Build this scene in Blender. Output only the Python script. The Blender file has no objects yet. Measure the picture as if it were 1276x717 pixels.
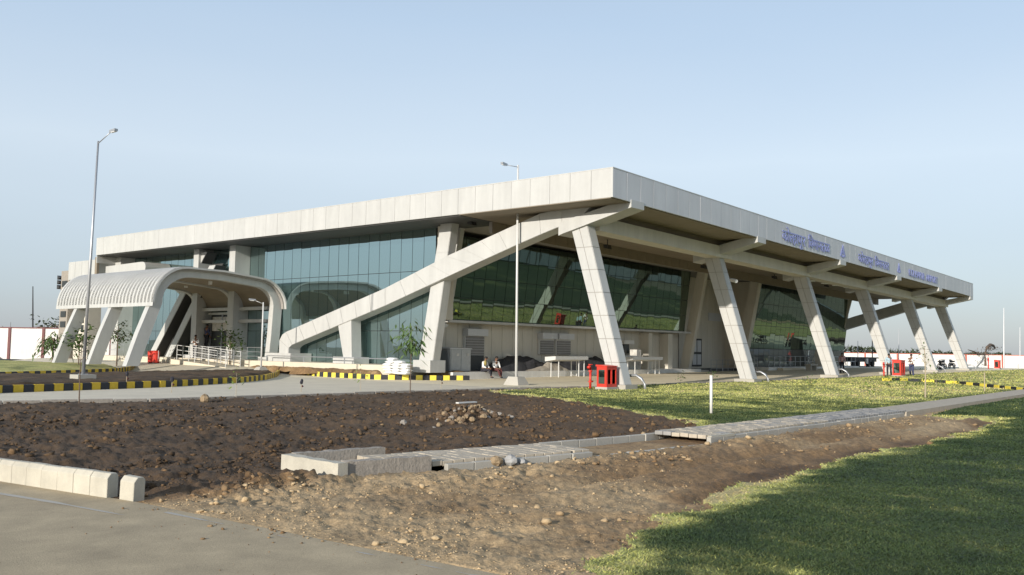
import bpy, bmesh, math, random
import numpy as np
from mathutils import Vector, Matrix, Euler
R=math.radians
random.seed(7); RNG=np.random.default_rng(11)
SC=bpy.context.scene
COL=SC.collection
# ------------------------------------------------------------------ camera
# world axes follow the terminal: +X runs away along the sign side, +Y runs away along the glass side
HC=1.8; W0,H0=1276.0,717.0; CX,CY=638.0,358.5; FPX=1116.7315
M3=np.array([[0.635402,-0.063058,-0.769602],[-0.772012,-0.030983,-0.634853],[0.016188,0.997529,-0.068368]])
cd=bpy.data.cameras.new('camera'); cam=bpy.data.objects.new('camera',cd); COL.objects.link(cam)
mm=Matrix([list(M3[0])+[0],list(M3[1])+[0],list(M3[2])+[HC],[0,0,0,1]])
cam.matrix_world=mm
cd.sensor_width=36; cd.lens=FPX/W0*36; cd.clip_start=0.1; cd.clip_end=6000
SC.camera=cam
def hit(px,py,ax,val):
    d=M3@np.array([px-CX,-(py-CY),-FPX]); o=np.array([0,0,HC]); i='xyz'.index(ax)
    return Vector((o+(val-o[i])/d[i]*d).tolist())
def at(px,py,z=0.0): return hit(px,py,'z',z)
# ------------------------------------------------------------------ light
SUN_EL=R(15.0); SUN_AZ=R(7.0)           # light comes from -X, slightly from -Y
to_sun=Vector((-math.cos(SUN_AZ)*math.cos(SUN_EL),-math.sin(SUN_AZ)*math.cos(SUN_EL),math.sin(SUN_EL)))
w=bpy.data.worlds.new('World'); SC.world=w; w.use_nodes=True
nt=w.node_tree; bg=nt.nodes['Background']
sky=nt.nodes.new('ShaderNodeTexSky'); sky.sky_type='NISHITA'; sky.sun_disc=False
sky.sun_elevation=SUN_EL; sky.sun_rotation=math.atan2(to_sun.x,to_sun.y)%(2*math.pi)
sky.air_density=1.0; sky.dust_density=1.2; sky.ozone_density=1.2; sky.altitude=500
tc=nt.nodes.new('ShaderNodeTexCoord'); sx=nt.nodes.new('ShaderNodeSeparateXYZ'); nt.links.new(tc.outputs['Generated'],sx.inputs[0])
hr=nt.nodes.new('ShaderNodeValToRGB'); el=hr.color_ramp.elements       # hazy daylight veil over the clear sky
SKYC=[(0.0,(.42,.47,.54)),(.06,(.50,.58,.67)),(.20,(.70,.80,.90)),(.34,(.54,.68,.85)),(.6,(.36,.46,.62)),(1.0,(.30,.38,.52))]
el[0].position=0; el[0].color=(*SKYC[0][1],1); el[1].position=1; el[1].color=(*SKYC[-1][1],1)
for p_,c_ in SKYC[1:-1]:
    q_=el.new(p_); q_.color=(*c_,1)
mpn=nt.nodes.new('ShaderNodeMapping'); mpn.inputs['Scale'].default_value=(1.2,1.2,5.0); nt.links.new(tc.outputs['Generated'],mpn.inputs['Vector'])
nz=nt.nodes.new('ShaderNodeTexNoise'); nz.inputs['Scale'].default_value=1.6; nz.inputs['Detail'].default_value=4; nt.links.new(mpn.outputs[0],nz.inputs['Vector'])
ma=nt.nodes.new('ShaderNodeMath'); ma.operation='MULTIPLY_ADD'; ma.inputs[1].default_value=.07; ma.inputs[2].default_value=-.035; nt.links.new(nz.outputs['Fac'],ma.inputs[0])
mb_=nt.nodes.new('ShaderNodeMath'); mb_.operation='ADD'; nt.links.new(sx.outputs['Z'],mb_.inputs[0]); nt.links.new(ma.outputs[0],mb_.inputs[1]); nt.links.new(mb_.outputs[0],hr.inputs['Fac'])
sc_=nt.nodes.new('ShaderNodeVectorMath'); sc_.operation='SCALE'; sc_.inputs['Scale'].default_value=6.6; nt.links.new(hr.outputs['Color'],sc_.inputs[0])
mxs=nt.nodes.new('ShaderNodeMix'); mxs.data_type='RGBA'; mxs.inputs['Factor'].default_value=.80
nt.links.new(sky.outputs[0],mxs.inputs[6]); nt.links.new(sc_.outputs[0],mxs.inputs[7]); nt.links.new(mxs.outputs[2],bg.inputs['Color']); bg.inputs['Strength'].default_value=0.15
sd=bpy.data.lights.new('sun','SUN'); sd.energy=4.9; sd.angle=R(0.6); sd.color=(1.0,0.925,0.83)
so=bpy.data.objects.new('sun',sd); COL.objects.link(so); so.rotation_euler=to_sun.to_track_quat('Z','Y').to_euler(); so.location=(0,0,60)
SC.view_settings.view_transform='Standard'; SC.view_settings.look='None'; SC.view_settings.exposure=0.08; SC.view_settings.gamma=1
# ------------------------------------------------------------------ materials
MATS={}
def mat(name,col,rough=0.6,metal=0.0,var=0.0,vscale=3.0,bump=0.0,bscale=20.0,spec=0.5,attr=None,stops=None,fine=0.0,fscale=60,streak=0.0):
    m=bpy.data.materials.new(name); m.use_nodes=True; n=m.node_tree.nodes; l=m.node_tree.links
    b=n['Principled BSDF']; b.inputs['Roughness'].default_value=rough; b.inputs['Metallic'].default_value=metal
    b.inputs['Specular IOR Level'].default_value=spec
    geo=n.new('ShaderNodeNewGeometry')
    csock=None
    if stops:                       # attribute driven ramp between real surface colours
        a=n.new('ShaderNodeAttribute'); a.attribute_name=attr
        r=n.new('ShaderNodeValToRGB'); e=r.color_ramp.elements
        e[0].position=stops[0][0]; e[0].color=(*stops[0][1],1); e[1].position=stops[-1][0]; e[1].color=(*stops[-1][1],1)
        for p,c in stops[1:-1]:
            q=e.new(p); q.color=(*c,1)
        l.new(a.outputs['Fac'],r.inputs['Fac']); csock=r.outputs['Color']
    else:
        rgb=n.new('ShaderNodeRGB'); rgb.outputs[0].default_value=(*col,1); csock=rgb.outputs[0]
    def modulate(cs,scale,amt,detail=5,stretch=None):
        t=n.new('ShaderNodeTexNoise'); t.inputs['Scale'].default_value=scale; t.inputs['Detail'].default_value=detail; t.inputs['Roughness'].default_value=0.6
        src=geo.outputs['Position']
        if stretch:
            mp=n.new('ShaderNodeMapping'); mp.inputs['Scale'].default_value=stretch; l.new(src,mp.inputs['Vector']); src=mp.outputs[0]
        l.new(src,t.inputs['Vector'])
        mr=n.new('ShaderNodeMapRange'); mr.inputs['From Min'].default_value=0.25; mr.inputs['From Max'].default_value=0.75
        mr.inputs['To Min'].default_value=1-amt; mr.inputs['To Max'].default_value=1+amt*0.8
        l.new(t.outputs['Fac'],mr.inputs['Value'])
        mx=n.new('ShaderNodeVectorMath'); mx.operation='SCALE'
        l.new(cs,mx.inputs[0]); l.new(mr.outputs[0],mx.inputs['Scale'])
        return mx.outputs[0]
    if var: csock=modulate(csock,vscale,var)
    if fine: csock=modulate(csock,fscale,fine,3)
    if streak: csock=modulate(csock,1.0,streak,4,(2.2,2.2,0.25))
    l.new(csock,b.inputs['Base Color'])
    if bump:
        t=n.new('ShaderNodeTexNoise'); t.inputs['Scale'].default_value=bscale; t.inputs['Detail'].default_value=6
        l.new(geo.outputs['Position'],t.inputs['Vector'])
        bp=n.new('ShaderNodeBump'); bp.inputs['Strength'].default_value=1.0; bp.inputs['Distance'].default_value=bump
        l.new(t.outputs['Fac'],bp.inputs['Height']); l.new(bp.outputs[0],b.inputs['Normal'])
    MATS[name]=m; return m
mat('cladding',(.475,.475,.452),.42,var=.06,vscale=.4,streak=.09,fine=.03,fscale=5)
mat('cladding_grey',(.55,.56,.57),.45,var=.06,vscale=.4,streak=.09)
mat('joint',(.30,.28,.25),.8)
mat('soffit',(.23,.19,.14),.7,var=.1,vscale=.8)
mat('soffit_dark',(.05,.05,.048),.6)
mat('wall_clad',(.60,.56,.47),.55,var=.08,vscale=.6,streak=.10)
mat('white_paint',(.68,.67,.63),.6,var=.08,vscale=1.5,streak=.1)
mat('white_wall',(.70,.67,.64),.75,var=.08,vscale=.6,streak=.1)
mat('dark_red',(.13,.03,.03),.6,var=.15,vscale=3)
mat('brick_red',(.42,.10,.06),.6,var=.1)
mat('concrete',(.40,.38,.33),.85,var=.14,vscale=.5,bump=.004,bscale=60,fine=.06,fscale=30)
mat('concrete_light',(.60,.54,.42),.85,var=.10,vscale=.8,bump=.004,bscale=60,fine=.06)
mat('kerb_cream',(.47,.44,.36),.85,var=.16,vscale=3.5,streak=.12,bump=.004,bscale=50,fine=.05)
mat('stone_rough',(.30,.27,.23),.9,var=.2,vscale=8,bump=.012,bscale=25,fine=.12,fscale=50)
mat('apron',(.395,.32,.205),.88,var=.20,vscale=1.1,bump=.004,bscale=70,fine=.16,fscale=38,streak=.10)
mat('sandy_paving',(.74,.65,.46),.9,var=.12,vscale=.6,bump=.004,bscale=40,fine=.06)
mat('paver',(.44,.385,.30),.9,var=.16,vscale=5,bump=.004,bscale=60,fine=.08)
mat('paver_grey',(.30,.29,.27),.9,var=.16,vscale=4,bump=.004,bscale=60,fine=.08)
mat('yellow',(.62,.42,.03),.65,var=.14,vscale=4,fine=.08)
mat('yellow_new',(.80,.66,.08),.6,var=.1,vscale=4,fine=.05)
mat('black_paint',(.022,.024,.03),.6,var=.25,vscale=4,fine=.15)
mat('red_paint',(.60,.035,.018),.42,var=.08,vscale=4)
mat('dark_metal',(.05,.05,.05),.5,.3)
mat('galvanised',(.42,.43,.44),.42,.6,var=.08,vscale=4)
mat('white_metal',(.60,.60,.58),.4)
mat('shutter',(.22,.21,.20),.5,.2,var=.1)
mat('tarp',(.045,.045,.05),.75,var=.3,vscale=2,bump=.02,bscale=5)
mat('sand',(.40,.36,.30),.95,var=.15,vscale=3,bump=.02,bscale=9)
mat('sack',(.78,.78,.76),.6,var=.08,vscale=5,bump=.01,bscale=14)
mat('rubber',(.02,.02,.02),.8)
mat('chrome',(.4,.4,.42),.25,.9)
mat('skin',(.20,.10,.06),.6); mat('hair',(.012,.01,.009),.6)
mat('cloth_white',(.75,.75,.74),.85,var=.06); mat('cloth_blue',(.38,.52,.60),.85,var=.08); mat('cloth_navy',(.05,.06,.13),.85)
mat('cloth_dark',(.025,.025,.035),.85); mat('cloth_yellow',(.42,.34,.10),.85,var=.2); mat('cloth_maroon',(.10,.03,.03),.85); mat('cloth_pink',(.5,.33,.33),.85)
mat('sign_blue',(.27,.31,.62),.5)
mat('bark',(.14,.10,.07),.9,var=.2,vscale=20,bump=.01); mat('stem_pale',(.38,.32,.22),.8)
mat('leaf',(.075,.13,.03),.6,var=.35,vscale=9); mat('leaf_light',(.16,.22,.05),.6,var=.3,vscale=9); mat('leaf_far',(.06,.08,.035),.8,var=.4,vscale=1)
mat('orange_soil',(.50,.18,.05),.95,var=.15)
mat('rock_tan',(.30,.22,.13),.9,var=.25,vscale=9,bump=.02,bscale=18); mat('rock_brown',(.12,.08,.048),.95,var=.3,vscale=9,bump=.02,bscale=18); mat('rock_grey',(.33,.33,.32),.9,var=.25,vscale=9,bump=.02,bscale=18)
mat('lamp_lens',(.8,.8,.78),.2)
mat('poster',(.55,.53,.48),.5,var=.5,vscale=2.2)
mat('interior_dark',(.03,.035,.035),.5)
mat('cabinet_grey',(.42,.43,.42),.6,var=.12,vscale=5)
mat('soil',None,.95,attr='dry',stops=[(0,(.050,.029,.012)),(.35,(.118,.068,.030)),(.65,(.235,.145,.066)),(1,(.41,.29,.155))],var=.38,vscale=1.3,fine=.45,fscale=11,bump=.016,bscale=32)
mat('clods',None,.95,attr='dry',stops=[(0,(.048,.029,.014)),(.5,(.19,.115,.054)),(1,(.48,.36,.21))],var=.3,vscale=12,bump=.01,bscale=40)
mat('grass_ground',None,.95,attr='dry',stops=[(0,(.016,.040,.009)),(.42,(.044,.072,.016)),(.74,(.44,.43,.14)),(1,(.46,.38,.17))],var=.22,vscale=.8,fine=.35,fscale=9,bump=.03,bscale=18)
mat('grass_blades',None,.7,attr='dry',stops=[(0,(.018,.040,.010)),(.40,(.044,.072,.018)),(.60,(.13,.145,.045)),(.76,(.44,.46,.13)),(1,(.50,.40,.20))],var=.22,vscale=1.2)
mat('far_ground',(.17,.15,.095),.95,var=.35,vscale=.05,fine=.2,fscale=.6)
def glass_mat(name,tint,base,refl):
    m=bpy.data.materials.new(name); m.use_nodes=True; n=m.node_tree.nodes; l=m.node_tree.links
    b=n['Principled BSDF']; b.inputs['Base Color'].default_value=(*base,1); b.inputs['Roughness'].default_value=.3
    g=n.new('ShaderNodeBsdfGlossy'); g.inputs['Color'].default_value=(*tint,1); g.inputs['Roughness'].default_value=.012
    geo=n.new('ShaderNodeNewGeometry'); t=n.new('ShaderNodeTexNoise'); t.inputs['Scale'].default_value=.55; t.inputs['Detail'].default_value=1
    l.new(geo.outputs['Position'],t.inputs['Vector'])
    bp=n.new('ShaderNodeBump'); bp.inputs['Distance'].default_value=.003; bp.inputs['Strength'].default_value=1
    l.new(t.outputs['Fac'],bp.inputs['Height']); l.new(bp.outputs[0],g.inputs['Normal'])
    lw=n.new('ShaderNodeLayerWeight'); lw.inputs['Blend'].default_value=.25
    mr=n.new('ShaderNodeMapRange'); mr.inputs['To Min'].default_value=refl; mr.inputs['To Max'].default_value=1.0
    l.new(lw.outputs['Facing'],mr.inputs['Value'])
    mx=n.new('ShaderNodeMixShader'); l.new(mr.outputs[0],mx.inputs[0]); l.new(b.outputs[0],mx.inputs[1]); l.new(g.outputs[0],mx.inputs[2])
    l.new(mx.outputs[0],n['Material Output'].inputs['Surface']); MATS[name]=m
glass_mat('glass_teal',(.56,.70,.69),(.02,.045,.05),.66)
glass_mat('glass_dark',(.30,.36,.38),(.02,.028,.032),.12)
glass_mat('glass_green',(.27,.36,.30),(.008,.014,.012),.60)
# ------------------------------------------------------------------ helpers
OFF={}
class MB:
    def __init__(s): s.v=[]; s.f=[]; s.smooth=False
    def add(s,v,f):
        o=len(s.v); s.v+= [tuple(p) for p in v]; s.f+=[tuple(i+o for i in q) for q in f]; return s
    def box(s,x0,x1,y0,y1,z0,z1):
        return s.add([(x0,y0,z0),(x1,y0,z0),(x1,y1,z0),(x0,y1,z0),(x0,y0,z1),(x1,y0,z1),(x1,y1,z1),(x0,y1,z1)],
          [(0,3,2,1),(4,5,6,7),(0,1,5,4),(1,2,6,5),(2,3,7,6),(3,0,4,7)])
    def loft(s,rings,caps=True,close=True):
        n=len(rings[0]); v=[p for r in rings for p in r]; f=[]
        for i in range(len(rings)-1):
            for j in range(n if close else n-1):
                k=(j+1)%n; f.append((i*n+j,i*n+k,(i+1)*n+k,(i+1)*n+j))
        if caps: f.append(tuple(range(n-1,-1,-1))); f.append(tuple((len(rings)-1)*n+j for j in range(n)))
        return s.add(v,f)
    def prism(s,poly,ax,a,b):
        def P(p,c): return {'x':(c,p[0],p[1]),'y':(p[0],c,p[1]),'z':(p[0],p[1],c)}[ax]
        return s.loft([[P(p,a) for p in poly],[P(p,b) for p in poly]])
    def tube(s,pts,r,n=8,caps=True):
        pts=[Vector(p) for p in pts]; rs=r if isinstance(r,(list,tuple)) else [r]*len(pts); rings=[]
        for i,p in enumerate(pts):
            d=(pts[min(i+1,len(pts)-1)]-pts[max(i-1,0)]).normalized()
            a=Vector((0,0,1)) if abs(d.z)<.9 else Vector((1,0,0))
            u=d.cross(a).normalized(); q=d.cross(u)
            rings.append([p+(u*math.cos(t)+q*math.sin(t))*rs[i] for t in [2*math.pi*k/n for k in range(n)]])
        return s.loft(rings,caps)
    def ball(s,c,r,nu=10,nv=6,jit=0,flat=None):
        c=Vector(c); r=Vector(r) if not isinstance(r,(int,float)) else Vector((r,r,r)); rings=[]
        for i in range(nv+1):
            ph=math.pi*i/nv; ph=max(.05,min(math.pi-.05,ph))
            rings.append([c+Vector((r.x*math.sin(ph)*math.cos(t),r.y*math.sin(ph)*math.sin(t),-r.z*math.cos(ph)))*(1+random.uniform(-jit,jit)) for t in [2*math.pi*k/nu for k in range(nu)]])
        return s.loft(rings)
    def plate(s,q,t,gap=.02):
        q=[Vector(p) for p in q]; c=sum(q,Vector())/4
        nrm=(q[1]-q[0]).cross(q[3]-q[0]).normalized()
        e=[]
        for i,p in enumerate(q):
            a=(q[(i+1)%4]-p).normalized(); b=(q[i-1]-p).normalized(); e.append(p+(a+b)*gap)
        return s.loft([[p-nrm*.01 for p in e],[p+nrm*t for p in e]])
    def build(s,name,m,parent=None,kind=None,smooth=False,off=None):
        o0=off if off is not None else (OFF.get(parent.name,Vector()) if parent else Vector())
        me=bpy.data.meshes.new(name); me.from_pydata([(p[0]-o0[0],p[1]-o0[1],p[2]-o0[2]) for p in s.v],[],s.f)
        me.materials.append(MATS[m])
        if smooth: me.shade_smooth()
        ob=bpy.data.objects.new(name,me); COL.objects.link(ob)
        if parent: ob.parent=parent; OFF[ob.name]=Vector(o0)
        else: OFF[ob.name]=Vector()
        if kind: ob['kind']=kind
        return ob
def tag(o,label,cat,group=None):
    o['label']=label; o['category']=cat
    if group: o['group']=group
    return o
def thing(name,label,cat,loc=(0,0,0),group=None):
    o=bpy.data.objects.new(name,None); COL.objects.link(o); o.location=loc; OFF[o.name]=Vector(loc); o.empty_display_size=.3
    return tag(o,label,cat,group)
def kids(o): return [c for c in bpy.data.objects if c.parent==o]
def copy_tree(o,loc=None,rz=None,label=None,sc=None,_p=None):
    def rec(a,p):
        c=a.copy(); COL.objects.link(c); c.parent=p
        for ch in CH.get(a.name,[]): rec(ch,c)
        return c
    CH={}
    for ob in bpy.data.objects:
        if ob.parent: CH.setdefault(ob.parent.name,[]).append(ob)
    c=rec(o,_p if _p else o.parent)
    if loc is not None: c.location=loc
    if rz is not None: c.rotation_euler=(0,0,rz)
    if sc is not None: c.scale=sc
    if label: c['label']=label
    return c
def inst(name,me,parent,loc,rot=(0,0,0),scale=(1,1,1)):
    ob=bpy.data.objects.new(name,me); COL.objects.link(ob); ob.parent=parent
    o0=OFF.get(parent.name,Vector()) if parent else Vector()
    ob.location=Vector(loc)-o0; ob.rotation_euler=rot; ob.scale=scale; OFF[ob.name]=Vector(loc); return ob
def mesh_only(mb,name,m,smooth=False):
    me=bpy.data.meshes.new(name); me.from_pydata(mb.v,[],mb.f); me.materials.append(MATS[m])
    if smooth: me.shade_smooth()
    return me
def bevel_mesh(me,w,seg=2):
    bm=bmesh.new(); bm.from_mesh(me); bmesh.ops.bevel(bm,geom=bm.edges[:],offset=w,segments=seg,affect='EDGES',profile=.6); bm.to_mesh(me); bm.free(); return me
# numpy value noise
_P=RNG.random((256,256))
def vn(x,y,s,seed=0):
    x=np.asarray(x)*s+seed*17.3; y=np.asarray(y)*s+seed*9.1
    xi=np.floor(x).astype(int); yi=np.floor(y).astype(int); fx=x-xi; fy=y-yi
    fx=fx*fx*(3-2*fx); fy=fy*fy*(3-2*fy); P=_P
    a=P[xi%256,yi%256]; b=P[(xi+1)%256,yi%256]; c=P[xi%256,(yi+1)%256]; d=P[(xi+1)%256,(yi+1)%256]
    return (a*(1-fx)+b*fx)*(1-fy)+(c*(1-fx)+d*fx)*fy
def fbm(x,y,s,o=4,seed=0):
    r=0;a=1;t=0
    for k in range(o): r=r+a*vn(x,y,s*2**k,seed+k*3); t+=a; a*=.5
    return r/t
def ss(x,a,b):
    t=np.clip((np.asarray(x,float)-a)/(b-a),0,1); return t*t*(3-2*t)
def inpoly(x,y,poly):
    r=np.zeros(np.shape(x),bool); n=len(poly)
    for i in range(n):
        x1,y1=poly[i]; x2,y2=poly[(i+1)%n]
        c=((y1>y)!=(y2>y)); xx=(x2-x1)*(y-y1)/((y2-y1) if y2!=y1 else 1e-9)+x1
        r^=c&(x<xx)
    return r
def segdist(x,y,pl):
    d=np.full(np.shape(x),1e9)
    for (x1,y1),(x2,y2) in zip(pl[:-1],pl[1:]):
        dx,dy=x2-x1,y2-y1; t=np.clip(((x-x1)*dx+(y-y1)*dy)/(dx*dx+dy*dy),0,1)
        d=np.minimum(d,np.hypot(x-x1-t*dx,y-y1-t*dy))
    return d
# ------------------------------------------------------------------ terrain
LAWN_A_EDGE=[(31.2,25.1),(29.2,25.15),(28.2,24.2),(27.5,22.2),(26.0,19.0),(23.6,15.4),(21.9,12.9),(20.9,11.3),(19.6,10.45),(18.6,9.75)]
LAWN_A=LAWN_A_EDGE+[(24,9.6),(35,9.5),(60,9.6),(170,9.6),(170,19.5),(130,20.4),(100,20.6),(76,21.2),(60,22.1),(51.0,22.9),(45.1,23.7),(40.4,24.2),(34.1,24.8)]
LAWN_B_EDGE=[(5.6,2.0),(5.95,3.6),(6.7,4.45),(7.9,4.9),(9.7,5.1),(12.1,5.4),(15.6,5.5),(19.9,5.35),(24,5.25),(27.2,5.4),(29.6,5.8),(29.9,6.6),(28.6,7.5)]
LAWN_B=LAWN_B_EDGE+[(35,7.9),(60,7.9),(170,8.0),(170,-70),(30,-70),(5.6,-30)]
PATH=[(8.0,10.38),(10,9.98),(12.6,9.42),(16.2,8.98),(22,8.75),(28,8.6),(60,8.75),(120,9.0)]; PW=.66
APX=[(4.6,14.6),(4.95,12.3),(5.28,9.7),(5.47,6.44),(5.6,4.6),(5.75,2.0),(6.0,-6)]
ROAD_NEAR=[(-12,31.6),(3,29.4),(10.8,28.15),(15,26.9),(21.3,26.6),(29.5,26.0),(32,25.6),(36,25.0),(40.4,24.5),(45.1,24.1),(51,23.3),(60,22.4),(76,21.5),(100,20.9),(130,20.7)]
def zbase(x,y):
    z=.0058*np.clip(x-36,0,64)*ss(y,8,20)
    z=z+.10*np.exp(-((x-47)**2/16+(y-15.5)**2/9))+.16*np.exp(-((x-44)**2/5+(y-19.6)**2/3))+.14*np.exp(-((x-60)**2/14+(y-18.6)**2/3))+.10*np.exp(-((x-33)**2/18+(y-16)**2/8))
    return z
def terrain(x,y):
    """returns z, class (0 soil,1 lawn), dryness"""
    x=np.asarray(x,float); y=np.asarray(y,float)
    jit=(fbm(x,y,1.3,4,5)-.5)*1.6+(fbm(x,y,6,2,8)-.5)*.25
    dA=segdist(x,y,LAWN_A_EDGE); dB=segdist(x,y,LAWN_B_EDGE)
    sA=np.where(inpoly(x,y,LAWN_A),dA,-dA); sB=np.where(inpoly(x,y,LAWN_B),dB,-dB)
    iA=inpoly(x,y,LAWN_A); iB=inpoly(x,y,LAWN_B)
    g=((iA|(dA<.6))&(sA+jit*.5>0)&((iA)|(y<25.2)&(y>9.7)))|((iB|(dB<.6))&(sB+jit*.55>0))
    dpath=segdist(x,y,PATH)
    near=ss(-(y-9.3),-1.5,0.5)                      # dirt on the viewer's side of the path
    dapr=np.maximum(0,x-5.3)
    z=zbase(x,y)
    n1=fbm(x,y,.55,3,1)-.5; n2=fbm(x,y,2.6,3,2)-.5; n3=fbm(x,y,9,3,3)-.5; n4=fbm(x,y,24,2,6)-.5
    coarse=1-near*.25
    band=np.exp(-((y-(8.3-.06*(x-9)))/.55)**2)*ss(x,7.5,9)   # spoil beside the path
    clod=np.exp(-(((x-7.4)/1.7)**2+((y-9.9)/.8)**2))
    zs=z+.07*n1+(.15-.05*near)*n2*coarse+.085*n3*(coarse+.5*clod)+.022*n4*(coarse+.3)+band*.07*(n3+.7)+clod*(.05+.08*n3)
    # rut along the near lawn edge
    zs=zs-.10*np.exp(-((dB-.25)/.22)**2)*ss(x,8.5,11)*(n2+.9)
    # wheel tracks in the dirt
    zs=zs-.10*np.exp(-((y-(7.1-.02*(x-10)))/.22)**2)*ss(x,8,11)-.08*np.exp(-((y-(6.2-.02*(x-10)))/.2)**2)*ss(x,9,12)
    zs=zs*ss(dapr,-.05,.9)-.012*(1-ss(dapr,0,.5))
    mound=np.exp(-(((x-16.9)/.75)**2+((y-15.3)/.6)**2)); zs=zs+mound*(.30+.30*n3)
    zs=zs+.06*np.exp(-(((x-12)/5)**2+((y-21)/2.2)**2))
    zg=z+.02+.05*n1+.03*n2+.012*n3
    wob=.5+1.3*fbm(x,y,1.1,3,77); thin=np.clip(1-np.minimum(np.where(sA>-1,np.abs(sA)/(.6*wob),9),np.where(sB>-1,np.abs(sB)/(.55*wob),9)),0,1)
    zg=zg-thin*.025
    zz=np.where(g,zg,zs)
    # flatten under roads, paths and aprons
    fl=(dpath<PW+.10)&(x>7.9); zz=np.where(fl,np.minimum(zz,-.02),zz)
    zz=np.where(fl&(x>9.6)&(x<17),-.14,zz)
    ry=np.interp(x,[p[0] for p in ROAD_NEAR],[p[1] for p in ROAD_NEAR])
    k=ss(y,ry-.5,ry-.05); zz=np.where(~g,zz*(1-k)+k*(z-.06),zz)
    kk=ss(y,ry-.35,ry-.05)*(x>26); zz=zz*(1-kk)+kk*(z-.04)
    zz=np.where(y>ry,z-.08,zz)
    ax=np.interp(y,[p[1] for p in APX[::-1]],[p[0] for p in APX[::-1]])
    zz=np.where((x<ax)&(y<26),-.06,zz)
    dry=.16+.28*near+.30*(fbm(x,y,.8,4,12)-.5)
    dry=dry+.42*near*np.clip((fbm(x,y,.5,3,20)-.38)*3,0,1)+.30*near*(1-ss(x,9,20))
    dry=dry+.35*np.exp(-((y-(8.9-.04*(x-9)))/.8)**2)*(x>8)+.5*np.exp(-(dapr/1.1)**2)*near
    dry=dry+.25*ss(x,16,26)*(y<10)+.10*ss(x,10,22)*ss(y,24,17)
    dry=dry-.30*np.exp(-((dB-.3)/.35)**2)*ss(x,8.5,11)
    dry=dry+.16*mound
    gd=.24+(.72-.25*iA)*(.8*(fbm(x,y,.35,4,31)-.45)+1.15*(fbm(x,y,1.4,4,33)-.5))+.5*iB*np.clip(fbm(x,y,2.6,3,55)-.66,0,1)*2+thin*(.10+.95*fbm(x,y,2.3,3,91))+.06*iA
    gd=gd+.30*ss(y,9.5,11)*ss(x,24,38)+.14*iA-.05*iB-.08*ss(x,8,18)*iB*(y<6)
    return zz,g.astype(int),np.where(g,gd,dry)
def set_attr(me,name,vals):
    a=me.attributes.new(name,'FLOAT','POINT'); a.data.foreach_set('value',np.asarray(vals,np.float32))
def np_mesh(name,co,faces,m,kind=None,smooth=False,attr=None):
    me=bpy.data.meshes.new(name); n=len(co); me.vertices.add(n); me.vertices.foreach_set('co',np.asarray(co,np.float32).ravel())
    fa=np.asarray(faces,np.int32); k=fa.shape[1]
    me.loops.add(fa.size); me.loops.foreach_set('vertex_index',fa.ravel())
    me.polygons.add(len(fa)); me.polygons.foreach_set('loop_start',np.arange(0,fa.size,k,dtype=np.int32))
    me.update(calc_edges=True); me.validate()
    if attr is not None: set_attr(me,'dry',attr)
    me.materials.append(MATS[m]); 
    if smooth: me.shade_smooth()
    o=bpy.data.objects.new(name,me); COL.objects.link(o)
    if kind: o['kind']=kind
    return o
AZ0=math.atan2(.7696*0+ .6349,.7696)  # camera heading angle from +X is negative of this in y; see below
head=math.atan2(.634853,.769602)
def polar(r0,r1,kr,da,a0,a1):
    nr=int(math.log(r1/r0)/math.log(1+kr)); na=int((a1-a0)/da)
    r=r0*(1+kr)**np.arange(nr+1); a=a0+(a1-a0)*np.arange(na+1)/na
    A,Rr=np.meshgrid(a,r); return Rr*np.cos(A),Rr*np.sin(A),nr,na
X,Y,nr,na=polar(4.6,190,.0085,R(.115),R(1.5),R(79))
x=X.ravel(); y=Y.ravel(); z,cl,dry=terrain(x,y)
idx=np.arange(x.size).reshape(nr+1,na+1)
F=np.stack([idx[:-1,:-1],idx[1:,:-1],idx[1:,1:],idx[:-1,1:]],-1).reshape(-1,4)
fc=cl[F].sum(1)>=2
cx_=x[F].mean(1); cy_=y[F].mean(1)
inside=(cy_<np.interp(cx_,[p[0] for p in ROAD_NEAR],[p[1] for p in ROAD_NEAR])+.5)&(cx_<165)&(cx_>np.interp(cy_,[p[1] for p in APX[::-1]],[p[0] for p in APX[::-1]])-.6)
def sub(mask,name,m):
    f=F[mask]; u,inv=np.unique(f,return_inverse=True)
    return np_mesh(name,np.stack([x[u],y[u],z[u]],-1),inv.reshape(-1,4),m,'structure',False,dry[u])
sub(inside&fc,'lawn','grass_ground'); sub(inside&~fc,'soil','soil')
# lawn beyond the right edge of the frame (seen mirrored in the sloping glass) and the flat land out to the horizon
def grid_lawn(x0,x1,y0,y1,n,name):
    gx,gy=np.meshgrid(np.linspace(x0,x1,n),np.linspace(y0,y1,n)); gx=gx.ravel(); gy=gy.ravel()
    zz=zbase(gx,gy)+.01+.05*(fbm(gx,gy,.5,3,1)-.5); dd=.30+.6*(fbm(gx,gy,.15,4,31)-.45)
    ii=np.arange(n*n).reshape(n,n); f=np.stack([ii[:-1,:-1],ii[:-1,1:],ii[1:,1:],ii[1:,:-1]],-1).reshape(-1,4)
    c=np.arctan2(gy[f].mean(1),gx[f].mean(1)); f=f[(c<R(1.5))]
    return np_mesh(name,np.stack([gx,gy,zz],-1),f,'grass_ground','structure',False,dd)
grid_lawn(6,165,-60,6,160,'lawn')
mb=MB(); mb.add([(-2500,-2500,-.14),(2500,-2500,-.14),(2500,2500,-.14),(-2500,2500,-.14)],[(0,1,2,3)]); g0=mb.build('ground','far_ground',kind='structure')
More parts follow.
